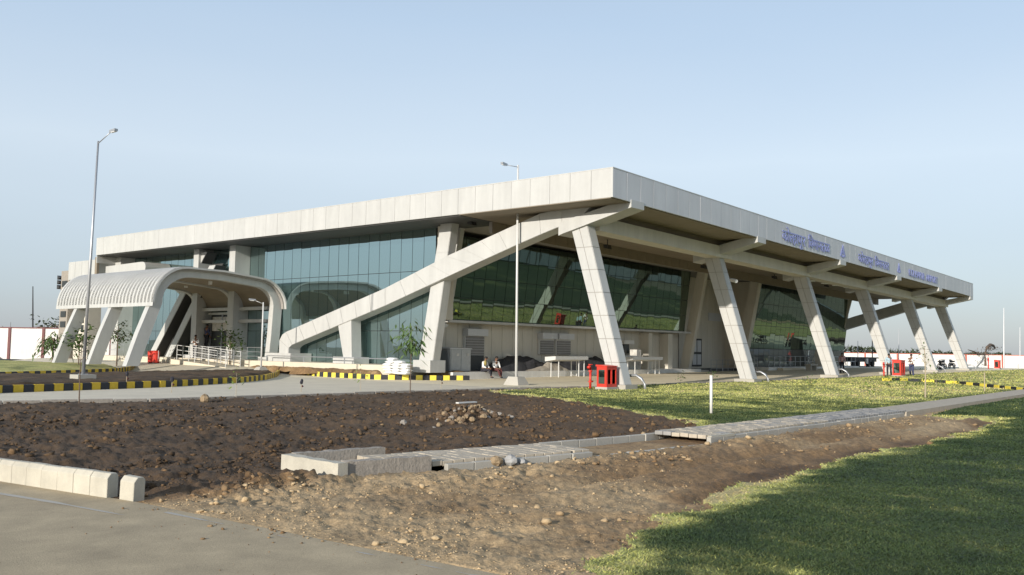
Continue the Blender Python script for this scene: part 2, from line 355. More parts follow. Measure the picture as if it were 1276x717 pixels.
# soil clods and stones: far too many to count
def clods(n,name,m,region,smin,smax,r0,r1,seed,zfix=None):
    rg=np.random.default_rng(seed)
    rr=np.exp(rg.uniform(math.log(r0),math.log(r1),n)); aa=rg.uniform(R(2),R(78),n); px,py=rr*np.cos(aa),rr*np.sin(aa)
    zz,c,d=terrain(px,py); ok=(c==0)&region(px,py,rg.random(n)); px,py,zz,d=px[ok],py[ok],zz[ok],d[ok]; n=len(px)
    if zfix is not None: zz=zz*0+zfix; d=d*0+.55
    s=smin*(smax/smin)**(rg.random(n)**3.2)*(.7+.3*np.minimum(np.hypot(px,py)/12,2))
    t=(1+5**.5)/2
    V=np.array([(-1,t,0),(1,t,0),(-1,-t,0),(1,-t,0),(0,-1,t),(0,1,t),(0,-1,-t),(0,1,-t),(t,0,-1),(t,0,1),(-t,0,-1),(-t,0,1)],float)/1.9
    Fi=np.array([(0,11,5),(0,5,1),(0,1,7),(0,7,10),(0,10,11),(1,5,9),(5,11,4),(11,10,2),(10,7,6),(7,1,8),(3,9,4),(3,4,2),(3,2,6),(3,6,8),(3,8,9),(4,9,5),(2,4,11),(6,2,10),(8,6,7),(9,8,1)])
    v=V[None]*rg.uniform(.45,1.45,(n,12,1))*s[:,None,None]*np.stack([rg.uniform(.8,1.4,n),rg.uniform(.8,1.4,n),rg.uniform(.5,.95,n)],-1)[:,None]
    an=rg.uniform(0,6.28,n); ca,sa=np.cos(an)[:,None],np.sin(an)[:,None]
    vx=v[...,0]*ca-v[...,1]*sa+px[:,None]; vy=v[...,0]*sa+v[...,1]*ca+py[:,None]; vz=v[...,2]+zz[:,None]+s[:,None]*.25
    co=np.stack([vx,vy,vz],-1).reshape(-1,3); f=(Fi[None]+12*np.arange(n)[:,None,None]).reshape(-1,3)
    tone=np.clip(d+rg.normal(-.02,.11,n)+(rg.random(n)>.985)*.4,0,1)
    return np_mesh(name,co,f,m,'stuff',False,np.repeat(tone,12))
def reg_soil(px,py,u):
    ry=np.interp(px,[p[0] for p in ROAD_NEAR],[p[1] for p in ROAD_NEAR]); ax=np.interp(py,[p[1] for p in APX[::-1]],[p[0] for p in APX[::-1]])
    dens=np.where(py>9.6,1,.07)+.8*np.exp(-(((px-7.4)/1.5)**2+((py-10.0)/.7)**2))
    dens=dens+1.2*np.exp(-(((px-16.9)/1.3)**2+((py-15.3)/.8)**2)); dens=np.maximum(dens,.6*np.exp(-((py-(8.2-.06*(px-9)))/.5)**2)*(px>9))
    dens=dens*(.12+1.4*(fbm(px,py,1.1,3,41)>.5))
    return (py<ry-.12)&(px>ax+.12)&(segdist(px,py,PATH)>PW+.12)&(u<dens)
clods(90000,'clods','clods',reg_soil,.006,.055,5.2,45,3)
def reg_crumb(px,py,u):
    ax=np.interp(py,[p[1] for p in APX[::-1]],[p[0] for p in APX[::-1]])
    return (py<11)&(px>ax+.02)&(px<22)&(segdist(px,py,PATH)>PW+.1)&(u<.15+.85*(fbm(px,py,1.6,3,61)>.5))
clods(45000,'crumbs','clods',reg_crumb,.004,.016,5.0,16,21)
def reg_spill(px,py,u):
    ax=np.interp(py,[p[1] for p in APX[::-1]],[p[0] for p in APX[::-1]]); e=ax-px
    return (e>.0)&(py<9.6)&(u<np.exp(-e/.16)*(fbm(px,py,1.8,3,71)>.45)+.012)&(e<3)
clods(26000,'spilt_soil','clods',reg_spill,.004,.022,4.6,12,77,zfix=.002)
# hairline cracks in the concrete
ck=MB()
for pl in ([(2.6,5.6),(3.0,5.75),(3.35,5.7),(3.8,5.95),(4.2,6.0)],[(1.6,7.3),(2.1,7.25),(2.4,7.4),(3.1,7.35)]):
    fine=[]
    for a,b in zip(pl[:-1],pl[1:]):
        for q in range(5): fine.append((a[0]+(b[0]-a[0])*q/5+random.uniform(-.012,.012),a[1]+(b[1]-a[1])*q/5+random.uniform(-.012,.012)))
    for a,b in zip(fine[:-1],fine[1:]):
        d=Vector((b[0]-a[0],b[1]-a[1],0)).normalized(); nx_,ny_=-d.y*.004,d.x*.004; ck.add([(a[0]-nx_,a[1]-ny_,.004),(a[0]+nx_,a[1]+ny_,.004),(b[0]+nx_,b[1]+ny_,.004),(b[0]-nx_,b[1]-ny_,.004)],[(0,1,2,3)])
ck.build('road_cracks','rubber',kind='structure')
# grass blades: short turf
def blades(n,r0,r1,name,seed,a0=2,a1=60):
    rg=np.random.default_rng(seed)
    rr=np.exp(rg.uniform(math.log(r0),math.log(r1),n)); aa=rg.uniform(R(a0),R(a1),n); px,py=rr*np.cos(aa),rr*np.sin(aa)
    zz,c,d=terrain(px,py); c2=terrain(px+rg.normal(0,.09,n),py+rg.normal(0,.09,n))[1]; d=np.where(c==0,.75,d); ok=((c2==1)&((c==1)|(rg.random(n)<.45)))&(segdist(px,py,PATH)>PW+.08)&(py<np.interp(px,[p[0] for p in ROAD_NEAR],[p[1] for p in ROAD_NEAR])-.1)
    ok&=rg.random(n)<np.clip(1.45-d*1.25,.12,1)
    px,py,zz,d,rr=px[ok],py[ok],zz[ok],d[ok],rr[ok]; n=len(px)
    h=rg.uniform(.008,.026,n)*(1+ss(rr,15,50)*1.6)*(.7+.6*fbm(px,py,1.5,2,50)); wd=.0028+.0007*rr; an=rg.uniform(0,6.28,n); ln=rg.normal(0,.035,(n,2))
    b1=np.stack([px-np.cos(an)*wd,py-np.sin(an)*wd,zz-.008],-1); b2=np.stack([px+np.cos(an)*wd,py+np.sin(an)*wd,zz-.008],-1)
    t=np.stack([px+ln[:,0],py+ln[:,1],zz+h],-1)
    co=np.stack([b1,b2,t],1).reshape(-1,3); f=np.arange(3*n).reshape(-1,3)
    tone=np.clip(d+rg.normal(-.02,.09,n),0,1)
    return np_mesh(name,co,f,'grass_blades','stuff',False,np.repeat(tone,3))
blades(620000,5.6,36,'grass',5); blades(420000,19,120,'grass',6,5,60)
# ------------------------------------------------------------------ paved ground
def strip_poly(name,top,bottom,z,m,th=.12,kind='structure'):
    mb=MB(); n=min(len(top),len(bottom)); rings=[]
    for a,b in zip(top,bottom): rings.append([(a[0],a[1],z),(b[0],b[1],z),(b[0],b[1],z-th),(a[0],a[1],z-th)])
    return mb.loft(rings).build(name,m,kind=kind)
ap=[(p[0],p[1]) for p in APX]
ap=[(4.3,17.5),(3.9,22),(-2,24)][::-1]+ap
apr=MB()
apr_rings=[[(a[0],a[1],.0),(a[0]-14,a[1]-2,.0),(a[0]-14,a[1]-2,-.2),(a[0],a[1],-.2)] for a in ap]
apr.loft(apr_rings).build('road','apron',kind='structure')
sm_=MB()
k_=0
for (a0,b0),(a1,b1) in zip(kerbl:=[(4.78,9.1),(4.62,10.4),(4.42,11.6),(4.2,12.9),(3.95,14.6)],kerbl[1:]):
    for q_ in range(8):
        t0,t1=q_/8,(q_+1)/8; w0=.05+.09*float(fbm(np.array(b0+(b1-b0)*t0),np.array(3.),2.5,3,5)); w1=.05+.09*float(fbm(np.array(b0+(b1-b0)*t1),np.array(3.),2.5,3,5)); f0_,f1_=[max(0,min(1,(b0+(b1-b0)*t_-9.1)/.9,1.6*float(fbm(np.array(b0+(b1-b0)*t_),np.array(7.),3.5,3,2))-.25)) for t_ in (t0,t1)]; w0*=f0_*.6; w1*=f1_*.6
        A_=(a0+(a1-a0)*t0,b0+(b1-b0)*t0); B_=(a0+(a1-a0)*t1,b0+(b1-b0)*t1)
        sm_.add([(A_[0]-w0,A_[1],.004),(A_[0]+w0,A_[1],.004),(B_[0]+w1,B_[1],.004),(B_[0]-w1,B_[1],.004)],[(0,1,2,3)])
for q_ in range(60):
    b0=1.5+q_*.125; b1=b0+.125; e0,e1=[float(np.interp(v,[2,4.6,6.44,9.7],[5.75,5.6,5.47,5.28]))-.16 for v in (b0,b1)]
    w0,w1=[max(0,.10*float(fbm(np.array(v),np.array(2.),2.2,3,9))*2-.095)*.8 for v in (b0,b1)]
    if w0+w1>.01: sm_.add([(e0-w0,b0,.004),(e0+w0,b0,.004),(e1+w1,b1,.004),(e1-w1,b1,.004)],[(0,1,2,3)])
sm_.build('cement_smear','concrete',kind='structure')
# drive in front of the terminal, running on as paving beneath the canopy
zr=lambda x:.0058*min(64,max(0,x-36))
rings=[]
for px_,py_ in ROAD_NEAR:
    zz=zr(px_)+.002; y1=130 if px_<34.2 else 40
    rings.append([(px_,py_,zz),(px_ if px_>30 else px_,y1 if px_<33 else 34.75,zz),(px_,34.75 if px_>=33 else y1,zz-.15),(px_,py_,zz-.15)])
mb=MB(); mb.loft([r for r in rings if r[0][0]<33.5]).build('driveway','concrete_light',kind='structure')
rr_=[r for r in rings if r[0][0]>31.9]
mb=MB(); mb.loft(rr_).build('pavement','sandy_paving',kind='structure')
mb=MB().box(31.95,110,34.76,75,-.15,.0); mb.build('plinth_base','concrete',kind='structure')
mb=MB().box(101,118,20.9,60,-.1,.36); mb.build('side_apron','concrete',kind='structure')
def offs_(pl,d):
    return [(p[0],p[1]+d) for p in pl]
def fc_z(x,y): return .40*ss(x,28.5,33.2)*ss(y,44.5,52)
fx,fy=np.meshgrid(np.linspace(26.5,36,40),np.linspace(44,78,70)); fx=fx.ravel(); fy=fy.ravel(); fz=fc_z(fx,fy)+.006
ii=np.arange(40*70).reshape(70,40); ff=np.stack([ii[:-1,:-1],ii[:-1,1:],ii[1:,1:],ii[1:,:-1]],-1).reshape(-1,4)
np_mesh('forecourt',np.stack([fx,fy,fz],-1),ff,'concrete_light','structure')
# ---- generic kerb run as a thing with block parts
blk=MB().box(-.185,.185,-.07,.07,-.02,.27); _y=bevel_mesh(mesh_only(blk,'kerb_block_yellow','yellow'),.012,1); _k=bevel_mesh(mesh_only(blk,'kerb_block_black','black_paint'),.012,1)
_y2=_y.copy(); _y2.materials.clear(); _y2.materials.append(MATS['yellow_new'])
def along(pl,step):
    out=[]; acc=0; pos=0
    L=[0]
    for a,b in zip(pl[:-1],pl[1:]): L.append(L[-1]+math.dist(a,b))
    s=step/2
    while s<L[-1]:
        for i in range(len(pl)-1):
            if L[i]<=s<L[i+1]: break
        t=(s-L[i])/(L[i+1]-L[i]); a,b=pl[i],pl[i+1]
        out.append((a[0]+(b[0]-a[0])*t,a[1]+(b[1]-a[1])*t,math.atan2(b[1]-a[1],b[0]-a[0]))); s+=step
    return out
def kerb_run(label,pl,zf=lambda x,y:0,step=.38,ym=None,hs=1.0,phase=0):
    t=thing('painted_kerb',label,'kerb',(pl[0][0],pl[0][1],0),'yellow and black kerbs round the drive')
    for i,(a,b,r) in enumerate(along(pl,step)):
        inst('kerb_block',(ym or _y) if (i+phase)%2==0 else _k,t,(a,b,zf(a,b)+random.uniform(-.004,.004)),(0,0,r+random.uniform(-.012,.012)),(step/.38*.985,1,hs))
    return t
def P2(l,z=0): return [tuple(at(a,b,z)[:2]) for a,b in l]
row1=P2([(-60,493),(0,490),(100,486.5),(200,483),(300,477),(330,473.5),(343,470),(347,467),(340,464)])
kerb_run('long yellow and black kerb curving round the near end of the soil median',row1)
row2=P2([(-60,472.5),(0,470.5),(60,468.5),(100,467),(140,465),(160,462.5),(170,460),(172,458)])
kerb_run('yellow and black kerb edging the grass island under the porch legs',row2)
row3=P2([(306,461.0),(330,463.5),(400,469.5),(470,473.2),(530,474),(588,474.3)])
kerb_run('bright yellow and black kerb below the long glass wall',row3,zf=lambda x,y:float(.22*ss(y,45,53)),ym=_y2)
row4=P2([(1100,474.5),(1130,474.3),(1165,475),(1200,476.5),(1240,479.5),(1276,483),(1330,489)],.22)+[(40,2),(33,-6),(24,-14)]
kerb_run('yellow and black kerb along the lawn at the right edge of the photo',row4,zf=lambda x,y:float(zbase(np.array(x),np.array(y)))+.03,ym=_y2,step=.8,hs=.62)
row5=P2([(-40,447.8),(0,447.3),(50,447.3),(88,447.2)]); kerb_run('far yellow and white kerb before the left boundary wall',row5,ym=_y2,step=.8)
row6=P2([(157,453.5),(175,454),(190,454.2),(197,454.5)],.1); kerb_run('short yellow and black kerb by the two red bins',row6,ym=_y2,step=.5)
# grey flush kerb between road and soil
t=thing('flush_kerb','low grey kerb stones between the drive and the ploughed soil','kerb',(10.8,28,0))
ks=bevel_mesh(mesh_only(MB().box(-.48,.48,-.06,.06,-.1,.06),'kerb_stone','stone_rough'),.012,1)
for a,b,r in along([(-4,30.3)]+ROAD_NEAR[1:13],1.0): inst('kerb_stone',ks,t,(a,b-.07,zr(a)+random.uniform(-.015,.01)),(0,0,r+random.uniform(-.02,.02)))
# median soil and grass island
def heap(name,poly,z0,h,m,kind,rough,step=.35,attr=None,seed=1,edge=.6):
    xs=[p[0] for p in poly]; ys=[p[1] for p in poly]
    gx,gy=np.meshgrid(np.arange(min(xs),max(xs)+step,step),np.arange(min(ys),max(ys)+step,step)); s=gx.shape; gx=gx.ravel(); gy=gy.ravel()
    ins=inpoly(gx,gy,poly); d=segdist(gx,gy,poly+[poly[0]])
    z=z0+np.where(ins,h*ss(d,0,edge)+rough*(fbm(gx,gy,2.5,3,seed)-.35)*ss(d,0,.3),-.1)
    ii=np.arange(gx.size).reshape(s); f=np.stack([ii[:-1,:-1],ii[:-1,1:],ii[1:,1:],ii[1:,:-1]],-1).reshape(-1,4)
    f=f[ins[f].sum(1)>=3]
    dd=np.clip((attr if attr is not None else .15)+.7*(fbm(gx,gy,.9,4,seed+3)-.5),0,1)
    return np_mesh(name,np.stack([gx,gy,z],-1),f,m,kind,False,dd)
med=P2([(-60,490),(0,488.5),(100,485),(200,481.5),(300,475.5),(328,472),(340,469.5),(344,467.5),(335,465.5),(300,466),(200,467.5),(100,470.5),(0,472.5),(-60,474)])
heap('median_soil',med,.05,.20,'soil','structure',.16,.22,.12,2,.5)
isl=P2([(-60,471.5),(0,469.5),(60,467.7),(100,466),(140,464),(158,461.5),(168,459.2),(170,457)])+[(31,66),(30,76),(30,95),(12,95),(10,52)]
heap('island_lawn',isl,.05,.30,'grass_ground','structure',.10,.4,.72,4,3.5)
sl=[(34.4,53.5),(33.55,47),(33.35,42),(33.75,37.6),(35.2,35.6),(37.6,34.45),(36.6,34.70),(34.6,36.2),(34.25,42),(34.25,48),(34.4,53)]
heap('planting_strip',[(34.5,54.5),(33.75,47),(33.5,42),(33.95,37.8),(35.3,35.9),(37.2,34.6),(38.6,34.7),(38.6,36),(34.6,36),(34.6,54.5)],.05,.42,'soil','structure',.14,.16,.62,6,.35)
heap('trench_fill',offs_(PATH[2:5],.56)+offs_(PATH[2:5],-.56)[::-1],-.03,.02,'soil','structure',.05,.06,.7,9,.1)
# footpath: pavers, kerb stones, unfinished gap
fp=bpy.data.objects.new('footpath',None); COL.objects.link(fp); fp.location=(8,10.4,0); OFF['footpath']=Vector((8,10.4,0)); fp['kind']='structure'
bed=MB(); 
def offs(pl,d):
    o=[]
    for i,p in enumerate(pl):
        a=Vector(pl[max(i-1,0)]); b=Vector(pl[min(i+1,len(pl)-1)]); t=(b-a).normalized(); o.append((p[0]-t.y*d,p[1]+t.x*d))
    return o
psm=bevel_mesh(mesh_only(MB().box(-.093,.093,-.093,.093,-.05,.03),'paver_block','paver'),.008,1)
psg=psm.copy(); psg.materials.clear(); psg.materials.append(MATS['paver_grey'])
n=0; far=MB()
samples=along(PATH,.2)
for i,(a,b,r) in enumerate(samples):
    dist=math.hypot(a,b)
    if a<9.25 or (12.9<a<16.35) or a>90: continue
    for j in range(-3,3):
        if a<10.2 and (j+.5)*.2>.35-(a-9.2)*.0+.25: continue
        c=(j+.5)*.2; xx=a-math.sin(r)*c; yy=b+math.cos(r)*c
        zz=.085+random.uniform(-.006,.006)+(.05 if a>16 else 0)
        if n<290 and a<25:
            inst('paver',psm if a<13 or random.random()<.88 else psg,fp,(xx,yy,zz),(random.uniform(-.02,.02),random.uniform(-.02,.02),r)); n+=1
        elif a<28.2 :
            far.loft([[(xx+sx*.093,yy+sy*.093,q) for sx,sy in ((-1,-1),(1,-1),(1,1),(-1,1))] for q in (zz-.04,zz+.03)])
far.build('far_pavers','paver_grey',fp,kind='stuff')
pl2=[p for p in PATH if p[0]>30]; pl2=[(39.9,8.66)]+pl2[1:] if pl2 else PATH
L=offs([(28.2,8.6),(60,8.75),(120,9.0)],.62); Rr=offs([(28.2,8.6),(60,8.75),(120,9.0)],-.62)
MB().loft([[(a[0],a[1],.125),(b[0],b[1],.125),(b[0],b[1],-.15),(a[0],a[1],-.15)] for a,b in zip(L,Rr)]).build('path_slab','paver',fp)
sub_b=[p for p in PATH]
ks2=bevel_mesh(mesh_only(MB().box(-.245,.245,-.05,.05,-.16,.0),'edge_stone','concrete'),.010,1)
for d,z0 in ((PW,.075),(-PW,.075)):
    for a,b,r in along(offs(PATH[:6],d),.5):
        if d<0 and a<9.7: continue
        if d>0 and a<9.9: continue
        zz=z0+(.05 if a>16.3 else 0)-(.07 if d<0 and 12.8<a<16.3 else 0)+(.03 if d>0 and 12.8<a<16.3 else 0)
        inst('edge_stone',ks2,fp,(a,b,zz+random.uniform(-.006,.006)),(random.uniform(-.01,.01),0,r+random.uniform(-.01,.01)))
# raw concrete kerb pen at the start of the path
pen=thing('kerb_pen','open box of rough cast concrete kerbs half full of soil at the path start','kerb box',(8.1,9.7,0))
def kbeam(a,b,wd,z0,z1,m='stone_rough',name='kerb_beam',par=None,rag=.012):
    a=Vector((*a,0)); b=Vector((*b,0)); t=(b-a).normalized(); nn=Vector((-t.y,t.x,0))*wd/2; L_=(b-a).length; k=max(2,int(L_/.07)); rings=[]
    for i in range(k+1):
        p=a+(b-a)*i/k; e=[random.uniform(-rag,rag) for _ in range(4)]
        rings.append([p-nn*(1+e[0]*3)+Vector((0,0,z0)),p+nn*(1+e[1]*3)+Vector((0,0,z0)),p+nn*.96*(1+e[2]*3)+Vector((0,0,z1+e[2])),p-nn*.96*(1+e[3]*3)+Vector((0,0,z1+e[3]))])
    return MB().loft(rings).build(name,m,par)
c1,c2,c3,c4=(8.22,11.05),(8.14,9.80),(9.60,9.46),(9.86,10.75)
o=kbeam(c1,(8.135,9.66),.17,-.1,.20,'kerb_cream',par=pen,rag=.006)
kbeam((8.24,9.78),c3,.15,-.1,.205,par=pen); kbeam((8.32,11.0),c4,.15,-.1,.21,par=pen,rag=.007)
MB().box(8.2,9.5,9.8,10.9,-.05,.06).build('soil_fill','sand',pen)
sp=MB(); sp.loft([[(16.30,8.28,zz),(17.2,8.22,zz),(17.35,9.62,zz),(16.75,9.68,zz)] for zz in (.10,.15)]); sp.build('cover_slab','kerb_cream',fp)
# foreground cream kerb blocks
kt=thing('concrete_kerb','row of cream precast kerb blocks along the edge of the concrete road at left','kerb',(4.9,12,0))
prof=[(-.075,0),(.075,0),(.075,.25),(.045,.285),(-.03,.285),(-.075,.23)]
kb=mesh_only(MB().prism(prof,'x',-.158,.158),'cream_block','kerb_cream'); bevel_mesh(kb,.006,1)
kerbline=[(5.24,10.32),(5.05,11.5),(4.86,12.8),(4.62,14.3),(4.2,17.2),(3.6,21)]
for a,b,r in along(kerbline,.320): inst('kerb_block',kb,kt,(a,b,-.01+random.uniform(-.006,.006)),(0,random.uniform(-.01,.01),r+math.pi+random.uniform(-.02,.02)))
lb=bpy.data.objects.new('kerb_block',kb); COL.objects.link(lb); lb.location=(5.32,10.02,-.02); lb.rotation_euler=(0,.03,R(98)+math.pi); lb.scale=(.8,1,1)
tag(lb,'single cream kerb block standing apart at the end of the kerb row','kerb block')
# rubble
def rock(name,c,s,m,label,cat='rock',group=None,parent=None,sq=.7):
    mb=MB().ball((0,0,0),(s,s*random.uniform(.7,1),s*sq),8,5,.16); o=mb.build(name,m,parent,off=Vector())
    if parent: o.location=Vector(c)-OFF[parent.name]
    else: o.location=c; tag(o,label,cat,group)
    o.rotation_euler=(0,0,random.uniform(0,6)); return o
rp=thing('rubble_pile','heap of broken rock and dug earth in the dark soil','rubble heap',(16.9,15.3,0))
for i in range(170):
    a=16.8+random.gauss(0,.75); b=15.15+random.gauss(0,.40); s=random.uniform(.045,.12)*(1.2 if i<14 else .8)
    zz=float(terrain(np.array([a]),np.array([b]))[0][0]); rock('broken_rock',(a,b,zz+s*.3),s,random.choice(['rock_tan','rock_tan','rock_brown','rock_brown','rock_brown','stone_rough']),'',parent=rp)
MB().box(16.75,17.45,15.5,15.60,.40,.43).build('offcut','white_paint',rp)
rock('rock',(10.72,9.12,.06),.11,'rock_tan','tan rock against the path edge beside a grey one')
rock('rock',(10.93,8.98,.07),.12,'rock_grey','grey broken rock lying against the path edge')
rock('rock',(11.08,8.88,.04),.07,'rock_grey','smallest grey stone right of the two rocks at the path')
rock('rock',(15.63,25.23,.08),.17,'rock_tan','square tan stone on the soil by the drive edge',sq=.9)
# ------------------------------------------------------------------ terminal building
X0,Y0,X1,Y1=33.7,22.0,101.5,70.8
KX=-.0115
dz=lambda x:KX*(x-X0)
T=thing('terminal_building','long cream airport terminal with slanted columns, blue sign letters and tilted glass walls','terminal',(X0,Y0,0))
mb=MB()
mb.loft([[(X0+.07,Y0+.07,8.74),(X1-.07,Y0+.07,8.74+dz(X1)),(X1-.07,Y1-.07,8.74+dz(X1)),(X0+.07,Y1-.07,8.74)],
         [(X0+.07,Y0+.07,10.02),(X1-.07,Y0+.07,10.02+dz(X1)),(X1-.07,Y1-.07,10.02+dz(X1)),(X0+.07,Y1-.07,10.02)]])
roof=mb.build('roof','joint',T)
MB().loft([[(X0-.01,Y0-.01,zz),(X1+.01,Y0-.01,zz+dz(X1)),(X1+.01,Y1+.01,zz+dz(X1)),(X0-.01,Y1+.01,zz)] for zz in (10.035,10.08)]).build('roof_coping','cladding',roof)
pw=(Y1-Y0)/41
fm=mesh_only(MB().box(-.04,.04,-pw/2+.007,pw/2-.007,-.67,.67),'fascia_panel','cladding'); bevel_mesh(fm,.008,1)
for i in range(41): inst('fascia_panel',fm,T,(X0+.04+random.uniform(-.003,.003),Y0+(i+.5)*pw,9.375),(0,random.uniform(-.002,.002),random.uniform(-.003,.003)))
pw2=(X1-X0)/57; ta=math.atan(-KX)
fm2=mesh_only(MB().box(-pw2/2+.009,pw2/2-.009,-.04,.04,-.67,.67),'fascia_panel','cladding_grey'); bevel_mesh(fm2,.008,1)
for i in range(57):
    xc=X0+(i+.5)*pw2+ (.0); inst('fascia_panel',fm2,T,(xc,Y0+.04+random.uniform(-.003,.003),9.375+dz(xc)),(random.uniform(-.002,.002),ta,random.uniform(-.003,.003)))
for nm,a in (('end_fascia',(X1-.05,X1+.03,Y0+.08,Y1-.08)),('back_fascia',(X0+.08,X1-.08,Y1-.05,Y1+.03))):
    MB().box(*a,8.0 if nm=='end_fascia' else 8.1,9.3).build(nm,'cladding',T)
# soffit boards
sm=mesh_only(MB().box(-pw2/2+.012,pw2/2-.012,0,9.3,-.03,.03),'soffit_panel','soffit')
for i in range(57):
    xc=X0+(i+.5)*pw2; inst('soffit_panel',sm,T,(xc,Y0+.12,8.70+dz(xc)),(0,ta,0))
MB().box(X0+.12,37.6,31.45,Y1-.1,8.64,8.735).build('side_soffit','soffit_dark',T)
# bulkhead hanging in front of the sloping glass
MB().loft([[(36.4,31.5,z),(X1-.4,31.5,z+dz(X1)),(X1-.4,31.7,z+dz(X1)),(36.4,31.7,z)] for z in (8.05,8.72)]).build('bulkhead_core','joint',T)
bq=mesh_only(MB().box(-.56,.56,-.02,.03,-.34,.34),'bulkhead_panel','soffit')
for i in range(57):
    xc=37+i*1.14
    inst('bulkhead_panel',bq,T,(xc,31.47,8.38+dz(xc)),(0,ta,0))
# long beam over the column heads
MB().loft([[(36.2,24.35,z),(X1-.2,24.35,z+dz(X1)+.05),(X1-.2,25.3,z+dz(X1)+.05),(36.2,25.3,z)] for z in (7.62,8.30)]).build('long_beam','wall_clad',T)
MB().loft([[(36.2,24.6,z),(X1-.2,24.6,z+dz(X1)+.05),(X1-.2,25.1,z+dz(X1)+.05),(36.2,25.1,z)] for z in (8.30,8.72)]).build('beam_web','soffit',T)
# --- columns
def column_parts(c,parent):
    z0,z1=.22,7.85
    def ring(z,grow=0):
        t=(z-z0)/(z1-z0); ya=22.38+(24.56-22.38)*t; yb=23.17+(25.53-23.17)*t; xa=35.38; xb=36.03-.02*t
        return [(xa-grow,ya-grow,z),(xb+grow,ya-grow,z),(xb+grow,yb+grow,z),(xa-grow,yb+grow,z)]
    MB().loft([ring(z0,-.012),ring(z1,-.012)]).build('column_core','joint',c)
    zs=[.22,1.25,2.35,3.45,4.55,5.65,6.75,7.85]
    for a,b in zip(zs[:-1],zs[1:]):
        A,B=ring(a),ring(b)
        for h in range(2):
            q=[Vector(A[3]).lerp(Vector(A[0]),h/2),Vector(A[3]).lerp(Vector(A[0]),(h+1)/2),Vector(B[3]).lerp(Vector(B[0]),(h+1)/2),Vector(B[3]).lerp(Vector(B[0]),h/2)]
            MB().plate(q,.012,.015).build('column_panel','cladding',c)
        MB().plate([A[0],A[1],B[1],B[0]],.012,.015).build('column_panel','cladding',c)
        MB().plate([A[1],A[2],B[2],B[1]],.012,.014).build('column_panel','cladding',c)
    # bracket arm out to the fascia
    y_in,y_out=26.15,21.97
    def sec(y,zt,th): return [(35.22,y,zt-th),(36.36,y,zt-th),(36.36,y,zt),(35.22,y,zt)]
    MB().loft([sec(y_in,8.02,.62),sec(y_in-.25,8.10,.62),sec(22.6,8.78,.50),sec(y_out,8.80,.36)]).build('bracket_arm','cladding',c)
    MB().box(35.2,36.25,22.2,23.45,-.3,.225).build('footing','concrete',c)
    MB().tube([(36.3,22.9,.62),(36.3,22.30,.66),(36.3,22.02,.52),(36.3,21.86,.25),(36.3,21.80,-.15)],.065,8).build('downpipe','galvanised',c,smooth=True)
    MB().tube([(36.0,22.9,.62),(36.3,22.9,.62)],.09,8).build('pipe_joint','galvanised',c)
OFF['_c']=Vector((35.4,23,0))
class _D: pass
c0=bpy.data.objects.new('column',None); COL.objects.link(c0); c0.parent=T; c0.location=Vector((35.4,23,0))-OFF[T.name]; OFF[c0.name]=Vector((35.4,23,0))
column_parts(c0,T)
XK=[35.4,49.2,62.8,75.8,88.4,100.3]
for k,xk in enumerate(XK[1:],1):
    g=zr(xk); top=7.85+dz(xk)*.95
    s=(top-g-.0)/(7.85)
    copy_tree(c0,loc=Vector((xk,23,g-.02))-OFF[T.name],sc=(1,1,s))
# --- diagonal fin on the glass side (and its twin on the far side)
top=[(48.55,.80),(48.55,2.15),(48.30,2.48),(47.9,2.66),(38.64,5.2),(33.82,6.79),(28.82,8.2),(27.4,8.60),(26.0,8.74),(24.2,8.76)]
bot=[(47.55,.80),(47.55,1.62),(47.40,1.74),(47.2,1.84),(38.6,4.18),(31.8,6.24),(28.69,7.16),(27.3,7.55),(26.0,7.89),(25.0,8.1)]
def fin(xa,xb,name,zoff=0):
    mb=MB(); mb.loft([[(xa+.012,t[0],t[1]+zoff),(xb,t[0],t[1]+zoff),(xb,b[0],b[1]+zoff),(xa+.012,b[0],b[1]+zoff)] for t,b in zip(top,bot)])
    c=mb.build(name,'cladding',T)
    # proud cladding plates down its length
    def ip(pl,s):
        return Vector((xa,*[np.interp(s,range(len(pl)),[p[k] for p in pl]) for k in (0,1)]))
    tt=[0,1,2,3]
    for i in range(0,7): tt.append(3+(i+1)/7)
    for i in range(0,4): tt.append(4+(i+1)/4)
    for i in range(0,4): tt.append(5+(i+1)/4)
    tt+= [7,8,9]
    tt=sorted(set([0,1,3]+tt[4:]))
    for a,b in zip(tt[:-1],tt[1:]):
        if a<3:
            MB().plate([ip(top,a)+Vector((0,0,zoff)),ip(bot,a)+Vector((0,0,zoff)),ip(bot,b)+Vector((0,0,zoff)),ip(top,b)+Vector((0,0,zoff))],.014,.012).build('fin_panel','cladding',c); continue
        MB().plate([ip(top,a)+Vector((0,0,zoff)),ip(bot,a)+Vector((0,0,zoff)),ip(bot,b)+Vector((0,0,zoff)),ip(top,b)+Vector((0,0,zoff))],.014,.014).build('fin_panel','cladding',c)
    return c
f1=fin(35.3,36.2,'diagonal_beam')
fin(100.6,101.4,'diagonal_beam',-.78)
MB().box(34.9,36.45,46.7,49.15,.76,1.3).build('beam_base','cladding',T)
# short prop under the fin
MB().loft([[(35.35,41.45,.8),(36.1,41.45,.8),(36.1,42.15,.8),(35.35,42.15,.8)],[(35.35,41.62,3.4),(36.1,41.62,3.4),(36.1,42.85,3.2),(35.35,42.85,3.2)]]).build('prop_post','cladding',T)
MB().box(35.1,36.3,41.0,42.9,.76,1.16).build('prop_base','cladding',T)
